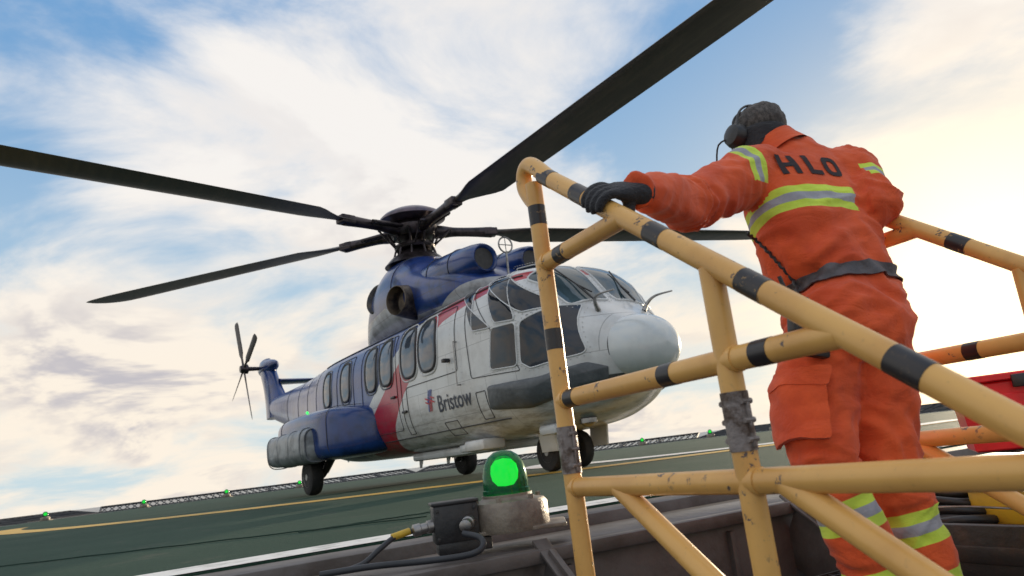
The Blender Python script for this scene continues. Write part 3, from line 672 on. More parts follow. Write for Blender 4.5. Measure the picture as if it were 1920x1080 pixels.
tube(bm, [(4.66,-.21,3.10),(4.66,.01,3.10)], .007, 6); tube(bm, [(4.66,-.10,2.99),(4.66,-.10,3.21)], .007, 6); tube(bm, [(4.66,-.10,2.99),(4.64,-.10,2.45)], .015, 8); obj('ice_detector', bm, 'metal', heli)
HUB = Vector((1.70,0,4.25))
bm = BM(); lathe(bm, [(.55,-.62),(.44,-.50),(.30,-.40),(.18,-.30),(.13,0),(.14,.1)], HUB, (0,0,1), 28); obj('rotor_mast', bm, 'hub', heli)
bm = BM(); lathe(bm, [(.14,-.34),(.34,-.33),(.36,-.29),(.34,-.25),(.14,-.24)], HUB, (0,0,1), 32)
for i in range(10):
    a = i*2*PI/10; d = Vector((math.cos(a),math.sin(a),0)); tube(bm, [HUB+d*.33+Vector((0,0,-.29)), HUB+d*.46+Vector((0,0,-.02))], .02, 8); tube(bm, [HUB+d*.42+Vector((0,0,-.60)), HUB+d*.33+Vector((0,0,-.32))], .018, 8)
obj('swashplate', bm, 'hub', heli)
bm = BM(); lathe(bm, [(.16,-.16),(.36,-.12),(.42,-.03),(.42,.06),(.34,.13),(.2,.15)], HUB, (0,0,1), 40); obj('rotor_hub', bm, 'hub', heli)
bm = BM(); lathe(bm, [(.2,.13),(.50,.175),(.575,.20),(.57,.235),(.50,.30),(.36,.37),(.18,.405),(.0,.415)], HUB, (0,0,1), 44, cap=True)
obj('hub_cap', bm, mat('hub_cap_paint', (.15,.115,.15), .28, .3, (.08,.065,.08), 5), heli, sharp=60)
AF = [(0,0),(.02,.35),(.08,.75),(.25,1),(.5,.85),(.8,.4),(1,.04),(1,-.04),(.8,-.22),(.5,-.45),(.25,-.55),(.08,-.42),(.02,-.2)]
for az, zt in ((156.0,4.55),(229,4.24),(305.5,4.45),(23,4.22),(92,4.4)):
    cone = math.asin((zt-4.25)/8.1)
    Mb = Matrix.Translation(HUB) @ Matrix.Rotation(math.radians(az)+PSI, 4, 'Z') @ Matrix.Rotation(-cone, 4, 'Y')
    bm = BM(); rgs = []
    for r, c_, th, sw in cat([(1.30,.15,.09,0),(1.6,.18,.085,0),(1.85,.36,.08,0),(2.15,.60,.075,0),(2.5,.63,.072,0),(5,.63,.07,0),(7.0,.62,.062,0),(7.5,.57,.05,.02),(7.85,.42,.035,.10),(8.05,.2,.02,.22),(8.1,.06,.01,.30)], 4):
        tw = math.radians(9-10*(r/8.1))
        ring_ = []
        for u, h in AF:
            yy = (u-.28)*c_+sw; zz_ = h*th/2*1.3
            ring_.append(Mb @ Vector((r, yy*math.cos(tw)-zz_*math.sin(tw), -yy*math.sin(tw)+zz_*math.cos(tw)-.02*(r/8)**2)))
        rgs.append(ring_)
    rings_to_bm(bm, rgs); bl = obj('rotor_blade', bm, 'blade', heli, sharp=50)
    bm = BM()
    ctube(bm, [Mb@Vector(p) for p in ((.30,0,0),(.55,0,0),(.75,0,0),(1.1,0,0),(1.45,0,0))], [.13,.11,.085,.085,.10], 14, 4)
    box(bm, Mb@Vector((1.42,0,0)), (.26,.2,.14), (Matrix.Rotation(math.radians(az)+PSI, 3, 'Z')), .02)
    tube(bm, [Mb@Vector((.42,.16,.02)), Mb@Vector((1.0,.15,.0))], .035, 10); tube(bm, [Mb@Vector((.95,.18,0)), Mb@Vector((.95,0,0))], .03, 8)
    tube(bm, [Mb@Vector((.62,-.18,-.02)), Mb@Vector((.62,0,0))], .03, 8); tube(bm, [Mb@Vector((.62,-.18,-.02)), Mb@Vector((.30,-.16,-.30))], .018, 8)
    obj('blade_sleeve', bm, 'hub', bl)
bm = BM(); rgs = []
for z, xc, ch, th in cat([(1.95,-7.05,1.3,.30),(2.4,-7.25,1.15,.26),(2.9,-7.65,1.0,.2),(3.3,-7.95,.95,.19),(3.55,-8.08,.85,.17),(3.66,-8.12,.6,.08)], 4):
    rgs.append([Vector((xc+ch/2*u, th*v_, z)) for u, v_ in sell(2.0, 24)])
rings_to_bm(bm, rgs); obj('tail_fin', bm, 'bpaint', heli, sharp=60)
bm = BM(); loftx(bm, [(-8.5,-.02,.04,3.32,3.42,2),(-8.35,-.02,.16,3.22,3.56,2),(-7.9,-.02,.20,3.2,3.62,2),(-7.4,0,.15,3.26,3.56,2),(-7.1,0,.03,3.38,3.46,2)], 24, 4); obj('tail_gearbox', bm, 'bpaint', heli, sharp=60)
bm = BM(); rgs = []
for y, xc, ch, th in [(.1,-7.5,.8,.07),(1.6,-7.6,.62,.05),(1.75,-7.62,.4,.02)]: rgs.append([Vector((xc+ch/2*u, y, 2.95+th*v_)) for u, v_ in sell(2, 20)])
rings_to_bm(bm, rgs); obj('tail_stabiliser', bm, 'bpaint', heli)
TR = Vector((-8.08,-.62,3.42))
bm = BM(); lathe(bm, [(.09,-.10),(.13,0),(.13,.10),(.06,.14),(.05,.45)], TR, (0,1,0), 18); tr_ = obj('tail_rotor', bm, 'hub', heli)
for k in range(4):
    a = math.radians(-25+90*k); d = Vector((math.sin(a),0,math.cos(a))); e = Vector((math.cos(a),0,-math.sin(a))); bm = BM(); rgs = []
    for r, c_, th in [(.1,.06,.05),(.35,.07,.045),(.5,.19,.035),(1.45,.20,.02),(1.55,.16,.012),(1.575,.08,.006)]:
        rgs.append([TR+d*r+e*(c_/2*u)*.9+Vector((0,th/2*v_+.35*c_/2*u,0)) for u, v_ in sell(2, 14)])
    rings_to_bm(bm, rgs); obj('tail_rotor_blade', bm, 'blade', tr_, sharp=60)
# ------------------------------------------------------------------ railings
RR = .0238
def hp(s, z): return SW(s, 0, z)
rail = thing('stair_railing', 'worn yellow tube stair railing with black bands, nearest the camera', 'railing', (A0.x, A0.y, -.6), 0)
def topz(s): return 1.04-.72*s
def sol_s(px, py):
    p, q = ray(px, py); s = (p*A0.y-A0.x)/(DS.x-p*DS.y); return s, CZ+q*(A0.y+DS.y*s)
bm = BM()
ctube(bm, [hp(.0, .935), hp(-.030, .968), hp(-.050, 1.005), hp(-.042, 1.042), hp(-.010,1.055), hp(.03,1.030), hp(.09, topz(.09))], RR, 20, 5)
tube(bm, [hp(.085, topz(.085)), hp(1.115, topz(1.115))], RR, 20)
ctube(bm, [hp(1.11, topz(1.11)), hp(1.14, topz(1.14)), hp(1.17, .200), hp(1.185, .178), hp(1.17, .162), hp(1.13, .160)], RR, 20, 5)
for px in ((1028,334),(1090,364),(1232,433),(1412,522),(1702,663)):
    s_, z_ = sol_s(*px); l_ = .024 if px[0] < 1300 else .026
    tube(bm, [hp(s_-l_, topz(s_-l_)), hp(s_+l_, topz(s_+l_))], RR*1.03, 20, True, 1)
obj('handrail', bm, ['yellow','rblack'], rail, True)
def hrail(z, s0, s1, marks, nm='mid_rail', z1=None):
    bm = BM(); z1 = z if z1 is None else z1
    tube(bm, [hp(s0, z), hp(s1, z1)], RR, 20)
    for mpx in marks:
        s_, _ = sol_s(*mpx); zz_ = z+(z1-z)*(s_-s0)/(s1-s0); tube(bm, [hp(s_-.022, zz_), hp(s_+.022, zz_)], RR*1.03, 20, True, 1)
    obj(nm, bm, ['yellow','rblack'], rail, True)
hrail(.760, .0, .385, [(1057,478)])
hrail(.385, .0, .905, [(1078,757),(1258,706),(1435,660)])
hrail(.160, .0, 1.5, [], 'lower_rail')
hrail(.155, .21, 1.3, [], 'stair_rail', .155-.66*1.09)
hrail(.155, .73, 1.8, [], 'stair_rail', .155-.60*1.07)
def post(s, ztop, marks, zc0, zc1):
    bm = BM(); tube(bm, [hp(s, -.75), hp(s, ztop)], RR, 20)
    for m0 in marks:
        _, z_ = sol_s(*m0); tube(bm, [hp(s, z_-.028), hp(s, z_+.028)], RR*1.03, 20, True, 1)
    p_ = obj('post', bm, ['yellow','rblack'], rail, True)
    bm = BM(); tube(bm, [hp(s, zc0), hp(s, zc1)], RR*1.10, 20)
    for zz_ in (zc0+.02, (zc0+zc1)/2, zc1-.02):
        for sg in (-1,1):
            tube(bm, [hp(s+sg*.028, zz_)-DN*.012, hp(s+sg*.028, zz_)+DN*.012], .0055, 8)
    for sg in (-1,1): box(bm, hp(s+sg*.028,(zc0+zc1)/2), (.006,.009,(zc1-zc0)*.94), RS, .0015)
    obj('clamp_sleeve', bm, 'clamp', p_, True)
SB = sol_s(1365,680)[0]
post(0, .995, [(993,416),(1030,640)], .195, .315)
post(SB, topz(SB)-.01, [], .215, .325)
for s_, z_ in ((0,.76),(0,.385),(SB,.385),(0,.16),(SB,.16)):
    bm = BM(); tube(bm, [hp(s_+.018,z_), hp(s_+.030,z_)], RR*1.10, 16); obj('weld_collar', bm, 'yellow', rail, True)
off_ = DN*1.05
dup(rail, (A0.x+off_.x, A0.y+off_.y, -.6), 0, 'worn yellow tube stair railing on the far side, behind the man')
stair = thing('stairs', 'dark steel grating stairs between the two yellow railings', 'stairs', (A0.x, A0.y, -.6), 0)
for k in range(1, 6):
    z = -.19*k; s0 = .27*k-.28; bm = BM()
    for j in range(7): box(bm, SW(s0+.02+j*.04, .525, z-.02), (.92,.006,.035), RS)
    for j in range(24): box(bm, SW(s0+.14, .525-.45+j*.039, z-.012), (.005,.26,.012), RS)
    box(bm, SW(s0+.27, .525, z-.02), (.93,.012,.045), RS, .002); obj('tread', bm, 'steel_dark', stair, True)
for wv in (.035, 1.015):
    bm = BM(); a, b_ = SW(-.30, wv, -.10), SW(1.5, wv, -1.33); d = (b_-a); ln = d.length; ang = math.atan2(-d.z, (Vector((d.x,d.y,0))).length)
    R_ = RS @ Matrix.Rotation(ang, 3, 'X'); box(bm, (a+b_)/2, (.012, ln, .22), R_, .003); box(bm, (a+b_)/2+Vector((0,0,.11)), (.05, ln, .010), R_, .003); obj('stringer', bm, 'steel', stair, True)
PZ = -.14
bm = BM(); box(bm, SW(.48,2.35,PZ-.03), (2.5,1.5,.05), RS, .006); box(bm, SW(-.24,2.35,PZ+.01), (2.5,.04,.10), RS, .004)
for k in range(14): box(bm, SW(.48,1.16+k*.18,PZ-.001), (.012,1.46,.012), RS)
box(bm, SW(.48,1.12,PZ-.05), (.03,1.5,.20), RS, .004)
tag(obj('side_platform', bm, 'steel_dark'), 'dark steel side platform right of the stairs under the hoses', 'platform')
q0 = W(1903,838,3.1)
cab = thing('red_container', 'bright red flat sided container at the right edge of the photo', 'container', tuple(q0), math.atan2(DN.y,DN.x)-.9)
bm = BM(); rings_to_bm(bm, [[Vector(p) for p in r_] for r_ in ([(-.15,-.15,0),(.26,-.15,0),(.26,.15,0),(-.15,.15,0)],[(-.17,-.16,.26),(.28,-.16,.26),(.28,.16,.26),(-.17,.16,.26)])])
bmesh.ops.bevel(bm, geom=bm.edges[:], offset=.006, segments=1, affect='EDGES', profile=.5)
box(bm, (.055,-.158,.13), (.30,.006,.16), None, .003)
obj('container_body', bm, 'red', cab, sharp=12)
bm = BM(); rings_to_bm(bm, [[Vector(p) for p in r_] for r_ in ([(-.19,-.18,.262),(.30,-.18,.262),(.30,.18,.262),(-.19,.18,.262)],[(-.19,-.18,.29),(.30,-.18,.29),(.30,.18,.29),(-.19,.18,.29)])])
bmesh.ops.bevel(bm, geom=bm.edges[:], offset=.005, segments=1, affect='EDGES', profile=.5); obj('container_lid', bm, 'red', cab, sharp=12)
bm = BM(); box(bm, (.05,-.185,.255), (.06,.02,.05), None, .005); obj('latch', bm, 'dmetal', cab)
bm = BM(); q1 = Vector(q0); tube(bm, [(q1.x+.08,q1.y,q1.z-.002), (q1.x+.08,q1.y,PZ)], .03, 12); box(bm, (q1.x+.08,q1.y,q1.z-.008), (.3,.24,.012), None, .003)
tag(obj('support_stand', bm, 'steel_dark'), 'dark steel post stand carrying the red container', 'stand')
cp_ = onz(1925,975,PZ+.012)
cr_ = thing('yellow_crate', 'yellow plastic crate low at the right edge, below the red container', 'crate', tuple(cp_), math.atan2(DN.y,DN.x))
bm = BM(); box(bm, (0,0,.055), (.22,.2,.11), None, .012); box(bm, (0,0,.108), (.24,.22,.014), None, .005)
for k in range(5): box(bm, (-.08+k*.04,-.102,.05), (.008,.008,.09), None, .002)
obj('crate_body', bm, 'yplast', cr_)
bm = BM(); box(bm, (0,-.113,.09), (.06,.01,.02), None, .004); obj('handle', bm, 'black', cr_)
for i in range(5):
    c0 = onz(1790+i*4, 972-i*4, PZ+.03)+Vector((0,0,.028*i)); rr = .16-.008*i
    pts = [c0+DN*(rr*math.cos(a))-DS*(rr*.8*math.sin(a))+Vector((0,0,.012*math.sin(a*2+i))) for a in [k*2*PI/28 for k in range(29)]]
    bm = BM(); tube(bm, pts, .014, 10); tag(obj('hose_coil', bm, 'black'), 'black hose loop behind the man\'s legs, %s of the stack' % ['lowest','second from the bottom','middle','second from the top','topmost'][i], 'hose', 'black hose bundle')
cabl([W(1720,955,2.2), W(1800,950,2.15), W(1930,955,2.05)], .003, 'steel_wire', 'thin pale steel wire running across the lower right', 'wire', 'metal')
# ------------------------------------------------------------------ person
FL = -.38
pelv = W(1596,600,2.13)
man = thing('person', 'man in orange coverall lettered HLO, leaning on the railings, seen from behind', 'person', (pelv.x, pelv.y, FL))
sL, sR = W(1410,328,2.20), W(1592,326,2.30)
latp = Vector((.93,.36,0)).normalized()
def ering(c, ax, la, a, b_, n=2.3, k=28):
    ax = ax.normalized(); la = (la-ax*la.dot(ax)).normalized(); dp = ax.cross(la).normalized()
    return [c+la*(a*u)+dp*(b_*v_) for u, v_ in sell(n, k)]
def elimb(bm, st_, k=5, n=2.2, la=None, seg=24):
    q = cat([tuple(p)+(a, b_) for p, a, b_ in st_], k); pts = [Vector(x[:3]) for x in q]; rg = []
    for i, x in enumerate(q):
        t = pts[min(i+1,len(pts)-1)]-pts[max(i-1,0)]; rg.append(ering(pts[i], t, la or latp, x[3], x[4], n, seg))
    rings_to_bm(bm, rg)
bb = BM()
torso = [(W(1590,672,2.13),.126,.112),(W(1590,630,2.12),.170,.150),(W(1590,590,2.13),.174,.148),(W(1582,542,2.15),.150,.124),(W(1548,492,2.18),.180,.138),(W(1520,430,2.21),.184,.138),(W(1505,375,2.24),.184,.130),(W(1496,334,2.255),.166,.112),(W(1480,304,2.27),.115,.088),(W(1458,284,2.285),.07,.07)]
elimb(bb, torso, 6, 2.5, latp, 36)
elimb(bb, [(W(1470,302,2.27),.075,.07),(W(1444,274,2.30),.060,.062),(W(1426,257,2.31),.058,.062)], 4)
HC = W(1420,260,2.325); hup = (W(1412,207,2.36)-W(1430,292,2.31)).normalized(); hf = Vector((-.45,.87,-.12)); hf = (hf-hup*hf.dot(hup)).normalized(); hl = hf.cross(hup).normalized()
def hpnt(a, b_, c): return HC+hl*a+hf*b_+hup*c
MH = Matrix((hl, hf, hup)).transposed().to_4x4(); MH.translation = HC; MHI = MH.inverted()
def ell(bm, c, r, M_=None, u=20, v_=14):
    bmesh.ops.create_uvsphere(bm, u_segments=u, v_segments=v_, radius=1, matrix=(M_ if M_ is not None else Matrix.Identity(4)) @ Matrix.Translation(Vector(c)) @ Matrix.Diagonal((r[0],r[1],r[2],1)))
ell(bb, (0,-.01,.025), (.071,.091,.080), MH); ell(bb, (0,.03,-.045), (.053,.060,.067), MH); ell(bb, (0,.096,-.015), (.012,.018,.022), MH)
for sx in (-1,1): ell(bb, (sx*.072,-.005,-.01), (.012,.02,.03), MH)
T_ = Vector((DS.x, DS.y, -.72)).normalized()
hs = sol_s(1130,376)[0]; gripL = hp(hs, topz(hs)); gripR = hp(.05, topz(.05))+off_
def wrist_of(g, S):
    U_ = S.cross(T_); U_ = U_ if U_.z > 0 else -U_
    U_.normalize(); return g+S*.080+U_*.044, U_
SLd = (DN-T_*DN.dot(T_)).normalized(); SRd = -SLd
wL, UL = wrist_of(gripL, SLd); wL = wL + T_*.02
wR, UR = wrist_of(gripR, SRd)
eL = W(1296,382,2.00); eR = W(1646,392,2.17)
elimb(bb, [(W(1450,334,2.23),.09,.09),(sL,.094,.090),(sL.lerp(eL,.5),.083,.078),(eL,.073,.070),(eL.lerp(wL,.5),.064,.061),(eL.lerp(wL,.85),.053,.050),(eL.lerp(wL,1.04),.047,.044)], 6, 2.1, Vector((0,0,1)))
elimb(bb, [(W(1550,332,2.28),.09,.09),(sR,.088,.086),(sR.lerp(eR,.5),.077,.074),(eR,.068,.066),(eR.lerp(wR,.5),.058,.056),(eR.lerp(wR,.85),.05,.048),(eR.lerp(wR,1.0),.045,.043)], 6, 2.1, Vector((0,0,1)))
aL, aR = W(1680,1190,2.03), W(1776,1180,2.10)
legL = [(W(1543,650,2.12),.104,.116),(W(1531,720,2.10),.102,.110),(W(1534,790,2.08),.094,.100),(W(1550,870,2.04),.080,.088),(W(1586,960,2.03),.076,.083),(W(1632,1060,2.03),.074,.080),(W(1662,1125,2.03),.072,.078),(W(1680,1175,2.03),.068,.074)]
legR = [(W(1636,650,2.14),.106,.116),(W(1642,720,2.13),.100,.110),(W(1646,790,2.12),.092,.100),(W(1660,870,2.10),.080,.088),(W(1694,960,2.10),.076,.083),(W(1734,1060,2.10),.073,.080),(W(1758,1120,2.10),.070,.078),(W(1775,1170,2.10),.066,.074)]
elimb(bb, legL, 5, 2.2, latp); elimb(bb, legR, 5, 2.2, latp)
bb = remeshed(bb, .0080, 4)
bb.normal_update()
cen = W(1531,305,2.12)
def limbt(p, a, b_):
    ab = b_-a; t = max(0, min(1, (p-a).dot(ab)/ab.length_squared)); return t, (p-(a+ab*t)).length
segs = [(sL,eL),(eL,wL),(sR,eR),(eR,wR),(legL[0][0],legL[3][0]),(legL[3][0],legL[7][0]),(legR[0][0],legR[3][0]),(legR[3][0],legR[7][0]),(torso[2][0],torso[7][0])]
joints = [(eL,.11),(wL,.06),(sL,.09),(eR,.10),(sR,.09),(legL[3][0],.13),(legR[3][0],.13),(legL[0][0],.11),(legR[0][0],.11),(torso[3][0]+Vector((0,0,.04)),.17),(legL[7][0],.14),(legR[7][0],.14)]
for v_ in bb.verts:
    p = v_.co
    if (p-HC).length < .15: continue
    bi, bt, bd_ = 0, 0, 9
    for i, (a, b_) in enumerate(segs):
        t, d = limbt(p, a, b_); d2 = d-(.10 if i == 8 else 0)
        if d2 < bd_: bi, bt, bd_ = i, t, d2
    a, b_ = segs[bi]; ax = (b_-a).normalized(); u = (p-a).dot(ax)
    side_ = p-ax*u
    jw = max(math.exp(-((p-j).length/r)**2) for j, r in joints)
    q = Vector((u*19+bi*9+noise.noise(p*6)*2.4, side_.x*4.5, side_.y*4.5+side_.z*4.5))
    r1 = 1-abs(noise.noise(q))*2.4
    r2 = 1-abs(noise.noise(Vector((p.x*8+p.z*11, p.y*8, p.z*7-p.x*9))))*2.4
    r3 = 1-abs(noise.noise(Vector((p.x*16-p.z*9, p.y*12, p.z*17+p.x*6))))*2.4
    g = noise.noise(Vector((p.x*5+7, p.y*5, p.z*6)))
    damp = 1-.85*math.exp(-((Vector((p.x-cen.x, (p.y-cen.y)*.5, (p.z-cen.z)*1.6))).length/.14)**4)
    v_.co += v_.normal*(damp*((.3+.9*jw)*.014*r1 + .007*r2*(1-.4*jw) + .003*r3 + g*.006) - .008)
bmesh.ops.smooth_vert(bb, verts=bb.verts[:], factor=.25, use_axis_x=True, use_axis_y=True, use_axis_z=True)
bb.normal_update()
for f in bb.faces: f.material_index = 0
def cutband(co, no, half, inner, near):
    no = no.normalized()
    for d in (-half, -inner, inner, half):
        fs = [f for f in bb.faces if abs((f.calc_center_median()-co).dot(no)-d) < .03 and near(f.calc_center_median())]
        ge = set(fs) | {e for f in fs for e in f.edges} | {v_ for f in fs for v_ in f.verts}
        bmesh.ops.bisect_plane(bb, geom=list(ge), plane_co=co+no*d, plane_no=no, dist=1e-5)
    for f in bb.faces:
        c_ = f.calc_center_median(); t = (c_-co).dot(no)
        if abs(t) < half and f.material_index == 0 and near(c_): f.material_index = 2 if abs(t) < inner else 1
Tc = torso[5][0].lerp(torso[6][0], .30); Tn = (torso[7][0]-torso[4][0])
def near_torso(c):
    tl, dl = limbt(c, sL, eL); trr, drr = limbt(c, sR, eR)
    return abs((c-Tc).dot(latp)) < .215 and (tl < .15 or dl > .10) and (trr < .12 or drr > .10)
cutband(Tc, Tn, .042, .014, near_torso)
zlim = W(1410,352,2.14).z
def nearl(a, b_, r, zl=-9): return lambda c: 0 < limbt(c, a, b_)[0] < 1 and limbt(c, a, b_)[1] < r and c.z > zl and abs((c-torso[6][0]).dot(latp)) > .150
cutband(sL.lerp(eL,.22), (eL-sL).normalized()+Vector((-.25,0,.35)), .034, .011, nearl(sL, eL, .125, zlim)); cutband(sR.lerp(eR,.45), eR-sR, .030, .010, nearl(sR, eR, .11))
for lg, D_ in ((legL,0),(legR,1)):
    for i, t in ((4,.0),(5,.5)) if D_ == 0 else ((4,.25),(5,.6)):
        a, b_ = lg[i][0], lg[i+1][0]
        other = legR if not D_ else legL
        mine = lambda c, lg=lg, other=other: min(limbt(c, lg[k][0], lg[k+1][0])[1] for k in range(3,7)) < min(limbt(c, other[k][0], other[k+1][0])[1] for k in range(3,7)) and c.z < .3
        cutband(a.lerp(b_, t), b_-a, .042, .014, mine)
for f in bb.faces:
    c_ = MHI @ f.calc_center_median()
    if c_.length < .16 and c_.z > -.085: f.material_index = 3
bodyme = bpy.data.meshes.new('bodysrc'); bb.to_mesh(bodyme)
bvh = BVHTree.FromBMesh(bb)
body = obj('body', bb, ['orange','neon','tape','skin'], man, True, raw=False, sharp=180)
def extract(planes, offs, thick, name, m_, parent=man, filt=None, sm=0):
    b_ = BM(); b_.from_mesh(bodyme)
    for co, no in planes:
        bmesh.ops.bisect_plane(b_, geom=b_.verts[:]+b_.edges[:]+b_.faces[:], plane_co=co, plane_no=no, clear_outer=True, dist=1e-6)
    if filt: bmesh.ops.delete(b_, geom=[f for f in b_.faces if not filt(f.calc_center_median())], context='FACES')
    if sm:   # flatten small folds: inner points only, border kept straight along its cut plane
        for _ in range(sm):
            new = {}
            for v_ in b_.verts:
                if v_.is_boundary:
                    nb_ = [e.other_vert(v_).co for e in v_.link_edges if e.is_boundary]
                else: nb_ = [e.other_vert(v_).co for e in v_.link_edges]
                if nb_: new[v_] = v_.co.lerp(sum(nb_, Vector())/len(nb_), .5)
            for v_, c_ in new.items(): v_.co = c_
    b_.normal_update()
    for v_ in b_.verts: v_.co += v_.normal*offs
    for f in b_.faces: f.material_index = 0
    if thick: bmesh.ops.solidify(b_, geom=b_.faces[:], thickness=-thick)
    return obj(name, b_, m_, parent, True, sharp=50)
Bc = W(1600,535,2.15); Bn = (W(1556,470,2.18)-W(1594,590,2.13)).normalized(); Bn = (Bn - latp*.06).normalized()
extract([(Bc+Bn*.022, Bn), (Bc-Bn*.022, -Bn)], .006, .004, 'belt', 'belt', man, lambda c: (c-Bc).length < .26)
nb = W(1456,286,2.285); nn_ = (W(1432,258,2.31)-W(1480,304,2.27)).normalized()
bm = BM(); rg = [ering(nb-nn_*.035, nn_, latp, .104, .098, 2, 36), ering(nb+nn_*.005, nn_, latp, .088, .088, 2, 36), ering(nb+nn_*.030, nn_, latp, .084, .086, 2, 36), ering(nb+nn_*.028, nn_, latp, .077, .079, 2, 36), ering(nb-nn_*.01, nn_, latp, .074, .076, 2, 36)]
rings_to_bm(bm, rg, cap=False); obj('collar', bm, 'orange', man, True)
bm = BM(); elimb(bm, [(nb-nn_*.02,.077,.077),(nb+nn_*.03,.074,.077),(hpnt(0,-.012,-.06),.076,.082),(hpnt(0,-.02,-.02),.081,.088),(hpnt(0,-.022,-.005),.078,.086)], 5, 2.1, hl, 32)
for v_ in bm.verts: v_.co += (v_.co-HC).normalized()*.004*noise.noise(v_.co*30)
obj('neck_gaiter', bm, 'blackcloth', man, True)
bm = BM(); ell(bm, (0,-.014,.030), (.078,.096,.084), MH, 72, 48)
kill = [f for f in bm.faces if (MHI @ f.calc_center_median()).y > .055 and (MHI @ f.calc_center_median()).z < .07]
bmesh.ops.delete(bm, geom=kill, context='FACES')
for v_ in bm.verts:
    p = v_.co; l_ = MHI @ p; v_.co += (p-HC).normalized()*(.005*noise.noise(p*35)+.0025*noise.noise(Vector((l_.x*190, l_.y*30, l_.z*60))))
obj('hair', bm, 'hair', man, True, sharp=180)
bm = BM()
for sx in (-1,1): ell(bm, (sx*.028,.081,.01), (.011,.008,.007), MH, 10, 8)
obj('eyes', bm, 'black', man, True)
bm = BM(); ell(bm, (0,.086,-.06), (.022,.006,.005), MH, 12, 6); obj('mouth', bm, mat('lips', (.35,.12,.10), .5), man, True)
hd = BM()
for sx in (-1,1):
    lathe(hd, [(.034,0),(.040,.006),(.041,.022),(.034,.040),(.018,.046),(0,.047)], hpnt(sx*.076,-.002,-.022), hl*sx, 24)
ctube(hd, [hpnt(.108*math.cos(a), -.03, -.01+.122*math.sin(a)) for a in [k*PI/8 for k in range(9)]], .0040, 8, 3)
ctube(hd, [hpnt(.104*math.cos(a), -.002, -.01+.115*math.sin(a)) for a in [k*PI/8 for k in range(9)]], .0040, 8, 3)
ctube(hd, [hpnt(-.11,-.0,-.03), hpnt(-.125,.05,-.03), hpnt(-.09,.11,-.06)], .003, 6, 4)
obj('ear_defenders', hd, 'black', man, True)
def glove(g, S, U_, wr, along, thumbdir):
    bm = BM(); R_ = RR+.0125
    def pt(al, t, r=R_): return g+T_*t+S*(r*math.cos(al))+U_*(r*math.sin(al))
    for i in range(4):
        t = along*(.033-.0215*i); ln = [.93,1.0,.97,.82][i]
        al = [math.radians(x) for x in (55, 85, 85+42*ln, 85+84*ln, 85+125*ln)]
        ctube(bm, [pt(al[0], t*.9, R_+.010), pt(al[1], t, R_+.006), pt(al[2], t, R_+.003), pt(al[3], t*1.02, R_), pt(al[4], t*1.03, R_-.002)], [.0125,.0125,.0115,.011,.0085], 10, 4)
    th = thumbdir*.045
    ctube(bm, [pt(math.radians(30), th*.5, R_+.022), pt(math.radians(-5), th*.95, R_+.010), pt(math.radians(-50), th*1.15, R_+.001), pt(math.radians(-95), th*1.2, R_-.002)], [.017,.014,.0125,.010], 10, 4)
    pc = pt(math.radians(60), 0, R_+.012); ax = (pc-wr).normalized()
    rg = [ering(wr-ax*.030, ax, T_, .034, .030, 2.2, 20), ering(wr-ax*.01, ax, T_, .034, .030, 2.2, 20), ering(wr+ax*.012, ax, T_, .034, .026, 2.3, 20), ering(wr.lerp(pc,.6), ax, T_, .044, .022, 2.5, 20), ering(pc, ax, T_, .046, .017, 2.6, 20), ering(pc+ax*.014, ax, T_, .038, .010, 2.4, 20)]
    rings_to_bm(bm, rg); b2 = remeshed(bm, .0035, 3, .4); return obj('glove', b2, 'glove', man, True, sharp=180)
glove(gripL, SLd, UL, wL, -1, 1); glove(gripR, SRd, UR, wR, -1, 1)
# back lettering: block letters resting on the averaged cloth surface
fwd = Vector((-latp.y, latp.x, .0)).normalized()
upv = (Vector((0,0,1))*.97 + fwd*.2 ).normalized()
rt = (latp - Vector((0,0,1))*.10).normalized()
def surf(u, v):
    tot, n_, mn = 0, 0, 9
    for du in (-.024,-.012,0,.012,.024):
        for dv in (-.024,-.012,0,.012,.024):
            h_ = bvh.ray_cast(cen+rt*(u+du)+upv*(v+dv)-fwd*.3, fwd)
            if h_[0] is not None and h_[3] < .55: tot += h_[3]; n_ += 1
    h_ = bvh.ray_cast(cen+rt*u+upv*v-fwd*.3, fwd); own = h_[3] if h_[0] is not None and h_[3] < .55 else 9
    d_ = min(tot/max(n_,1)-.002, own-.002) if n_ else .3
    return cen+rt*u+upv*v-fwd*.3+fwd*(d_-.001)
SW_ = .0165; HH = .037
glyph = {'H': [(-.027,-HH,-.027+SW_,HH),(.027-SW_,-HH,.027,HH),(-.027+SW_,-.008,.027-SW_,.008)],
         'L': [(-.022,-HH,-.022+SW_,HH),(-.022+SW_,-HH,.024,-HH+.0165)]}
def cell(bm, x0, y0, x1, y1, ox, oy=0):
    nx, ny = max(1, int((x1-x0)/.006)), max(1, int((y1-y0)/.006)); g = [[bm.verts.new(surf(ox+x0+(x1-x0)*i/nx, oy+y0+(y1-y0)*j/ny)) for j in range(ny+1)] for i in range(nx+1)]
    for i in range(nx):
        for j in range(ny): bm.faces.new((g[i][j], g[i+1][j], g[i+1][j+1], g[i][j+1]))
for ch, ox in (('H',-.078),('L',-.003)):
    bm = BM()
    for q_ in glyph[ch]: cell(bm, *q_, ox)
    obj('back_lettering', bm, 'blacktext', man, True, sharp=180)
bm = BM(); K = 40; ro, ri = [], []
for k in range(K):
    a = 2*PI*k/K; c_, s_ = math.cos(a), math.sin(a); n_ = 2.9; e = (abs(c_)**n_+abs(s_)**n_)**(-1/n_)
    ro.append((.030*e*c_, HH*e*s_)); ri.append(((.030-.0165)*e*c_, (HH-.0155)*e*s_))
rows = [[bm.verts.new(surf(.066+(a[0]*(1-t)+b_[0]*t), a[1]*(1-t)+b_[1]*t)) for a, b_ in zip(ro, ri)] for t in (0,.5,1)]
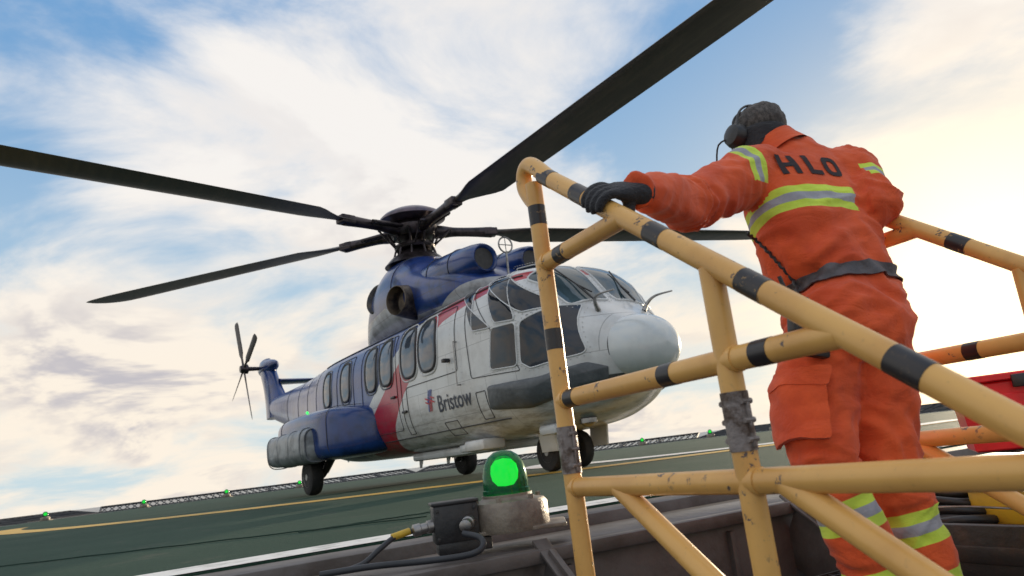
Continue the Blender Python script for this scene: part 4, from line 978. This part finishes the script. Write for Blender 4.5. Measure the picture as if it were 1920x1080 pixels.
for r_ in range(2):
    for k in range(K): bm.faces.new((rows[r_][k], rows[r_][(k+1)%K], rows[r_+1][(k+1)%K], rows[r_+1][k]))
obj('back_lettering', bm, 'blacktext', man, True, sharp=180)
# pocket
ldir = (legL[2][0]-legL[1][0]).normalized()
po = (W(1470,750,2.06)-W(1537,750,2.09)); pn = (po.normalized()*.6 - fwd*.8).normalized(); ps_ = ldir.cross(pn).normalized()
pc = W(1500,765,2.0)
extract([(pc+ldir*.085, ldir),(pc-ldir*.095, -ldir),(pc+ps_*.068, ps_),(pc-ps_*.068, -ps_)], .011, .013, 'thigh_pocket', 'orange', man, lambda c: (c-pc).dot(pn) > -.10 and (c-pc).length < .22, 8)
extract([(pc-ldir*.060, ldir),(pc-ldir*.112, -ldir),(pc+ps_*.074, ps_),(pc-ps_*.074, -ps_)], .018, .008, 'pocket_flap', 'orange', man, lambda c: (c-pc).dot(pn) > -.10 and (c-pc).length < .22, 6)
bm = BM(); rc = W(1497,590,1.985); q_ = Matrix.Rotation(.35, 3, 'Z') @ Matrix.Rotation(.2, 3, 'Y'); box(bm, rc, (.055,.032,.10), q_, .006); tube(bm, [rc+Vector((-.015,0,.04)), rc+Vector((-.03,0,.11))], .006, 8); box(bm, rc+Vector((.03,-.0,-.085)), (.07,.03,.07), q_, .008)
box(bm, rc+Vector((.015,0,-.045)), (.04,.02,.05), q_, .004); obj('radio', bm, 'black', man, True)
def onbody(px, py, o=.008):
    p, q = ray(px, py); d = Vector((p,1,q)).normalized(); h_ = bvh.ray_cast(Vector((0,0,CZ)), d)
    return h_[0]-d*o if h_[0] is not None else W(px, py, 2.1)
bm = BM(); cp = [onbody(*p) for p in ((1402,438),(1420,452),(1443,475),(1465,500),(1488,528),(1500,560))]
cc = cat([tuple(p) for p in cp], 10); tube(bm, [Vector(p)+Vector((.003*math.cos(i*1.6),0,.003*math.sin(i*1.6))) for i, p in enumerate(cc)], .0045, 6); obj('radio_cord', bm, 'black', man, True)
for nm, an, fd in (('boot', aL, Vector((-.25,.97,0))), ('boot', aR, Vector((.1,.99,0)))):
    fd.normalize(); sd = Vector((fd.y,-fd.x,0)); bm = BM(); b0 = Vector((an.x, an.y, FL))
    rgs = []
    for f_, wd, h0, h1 in ((-.085,.034,.0,.06),(-.06,.042,0,.16),(.0,.044,0,.17),(.05,.045,0,.11),(.11,.049,0,.075),(.16,.046,0,.06),(.195,.03,.0,.045)):
        rgs.append([b0+fd*f_+sd*(wd*u)+Vector((0,0,(h0+h1)/2+(h1-h0)/2*v_)) for u, v_ in sell(3, 20)])
    rings_to_bm(bm, rgs); tube(bm, [b0+Vector((0,0,.10)), Vector((an.x,an.y,an.z+.10))], .055, 18); obj(nm, bm, 'black', man, True)
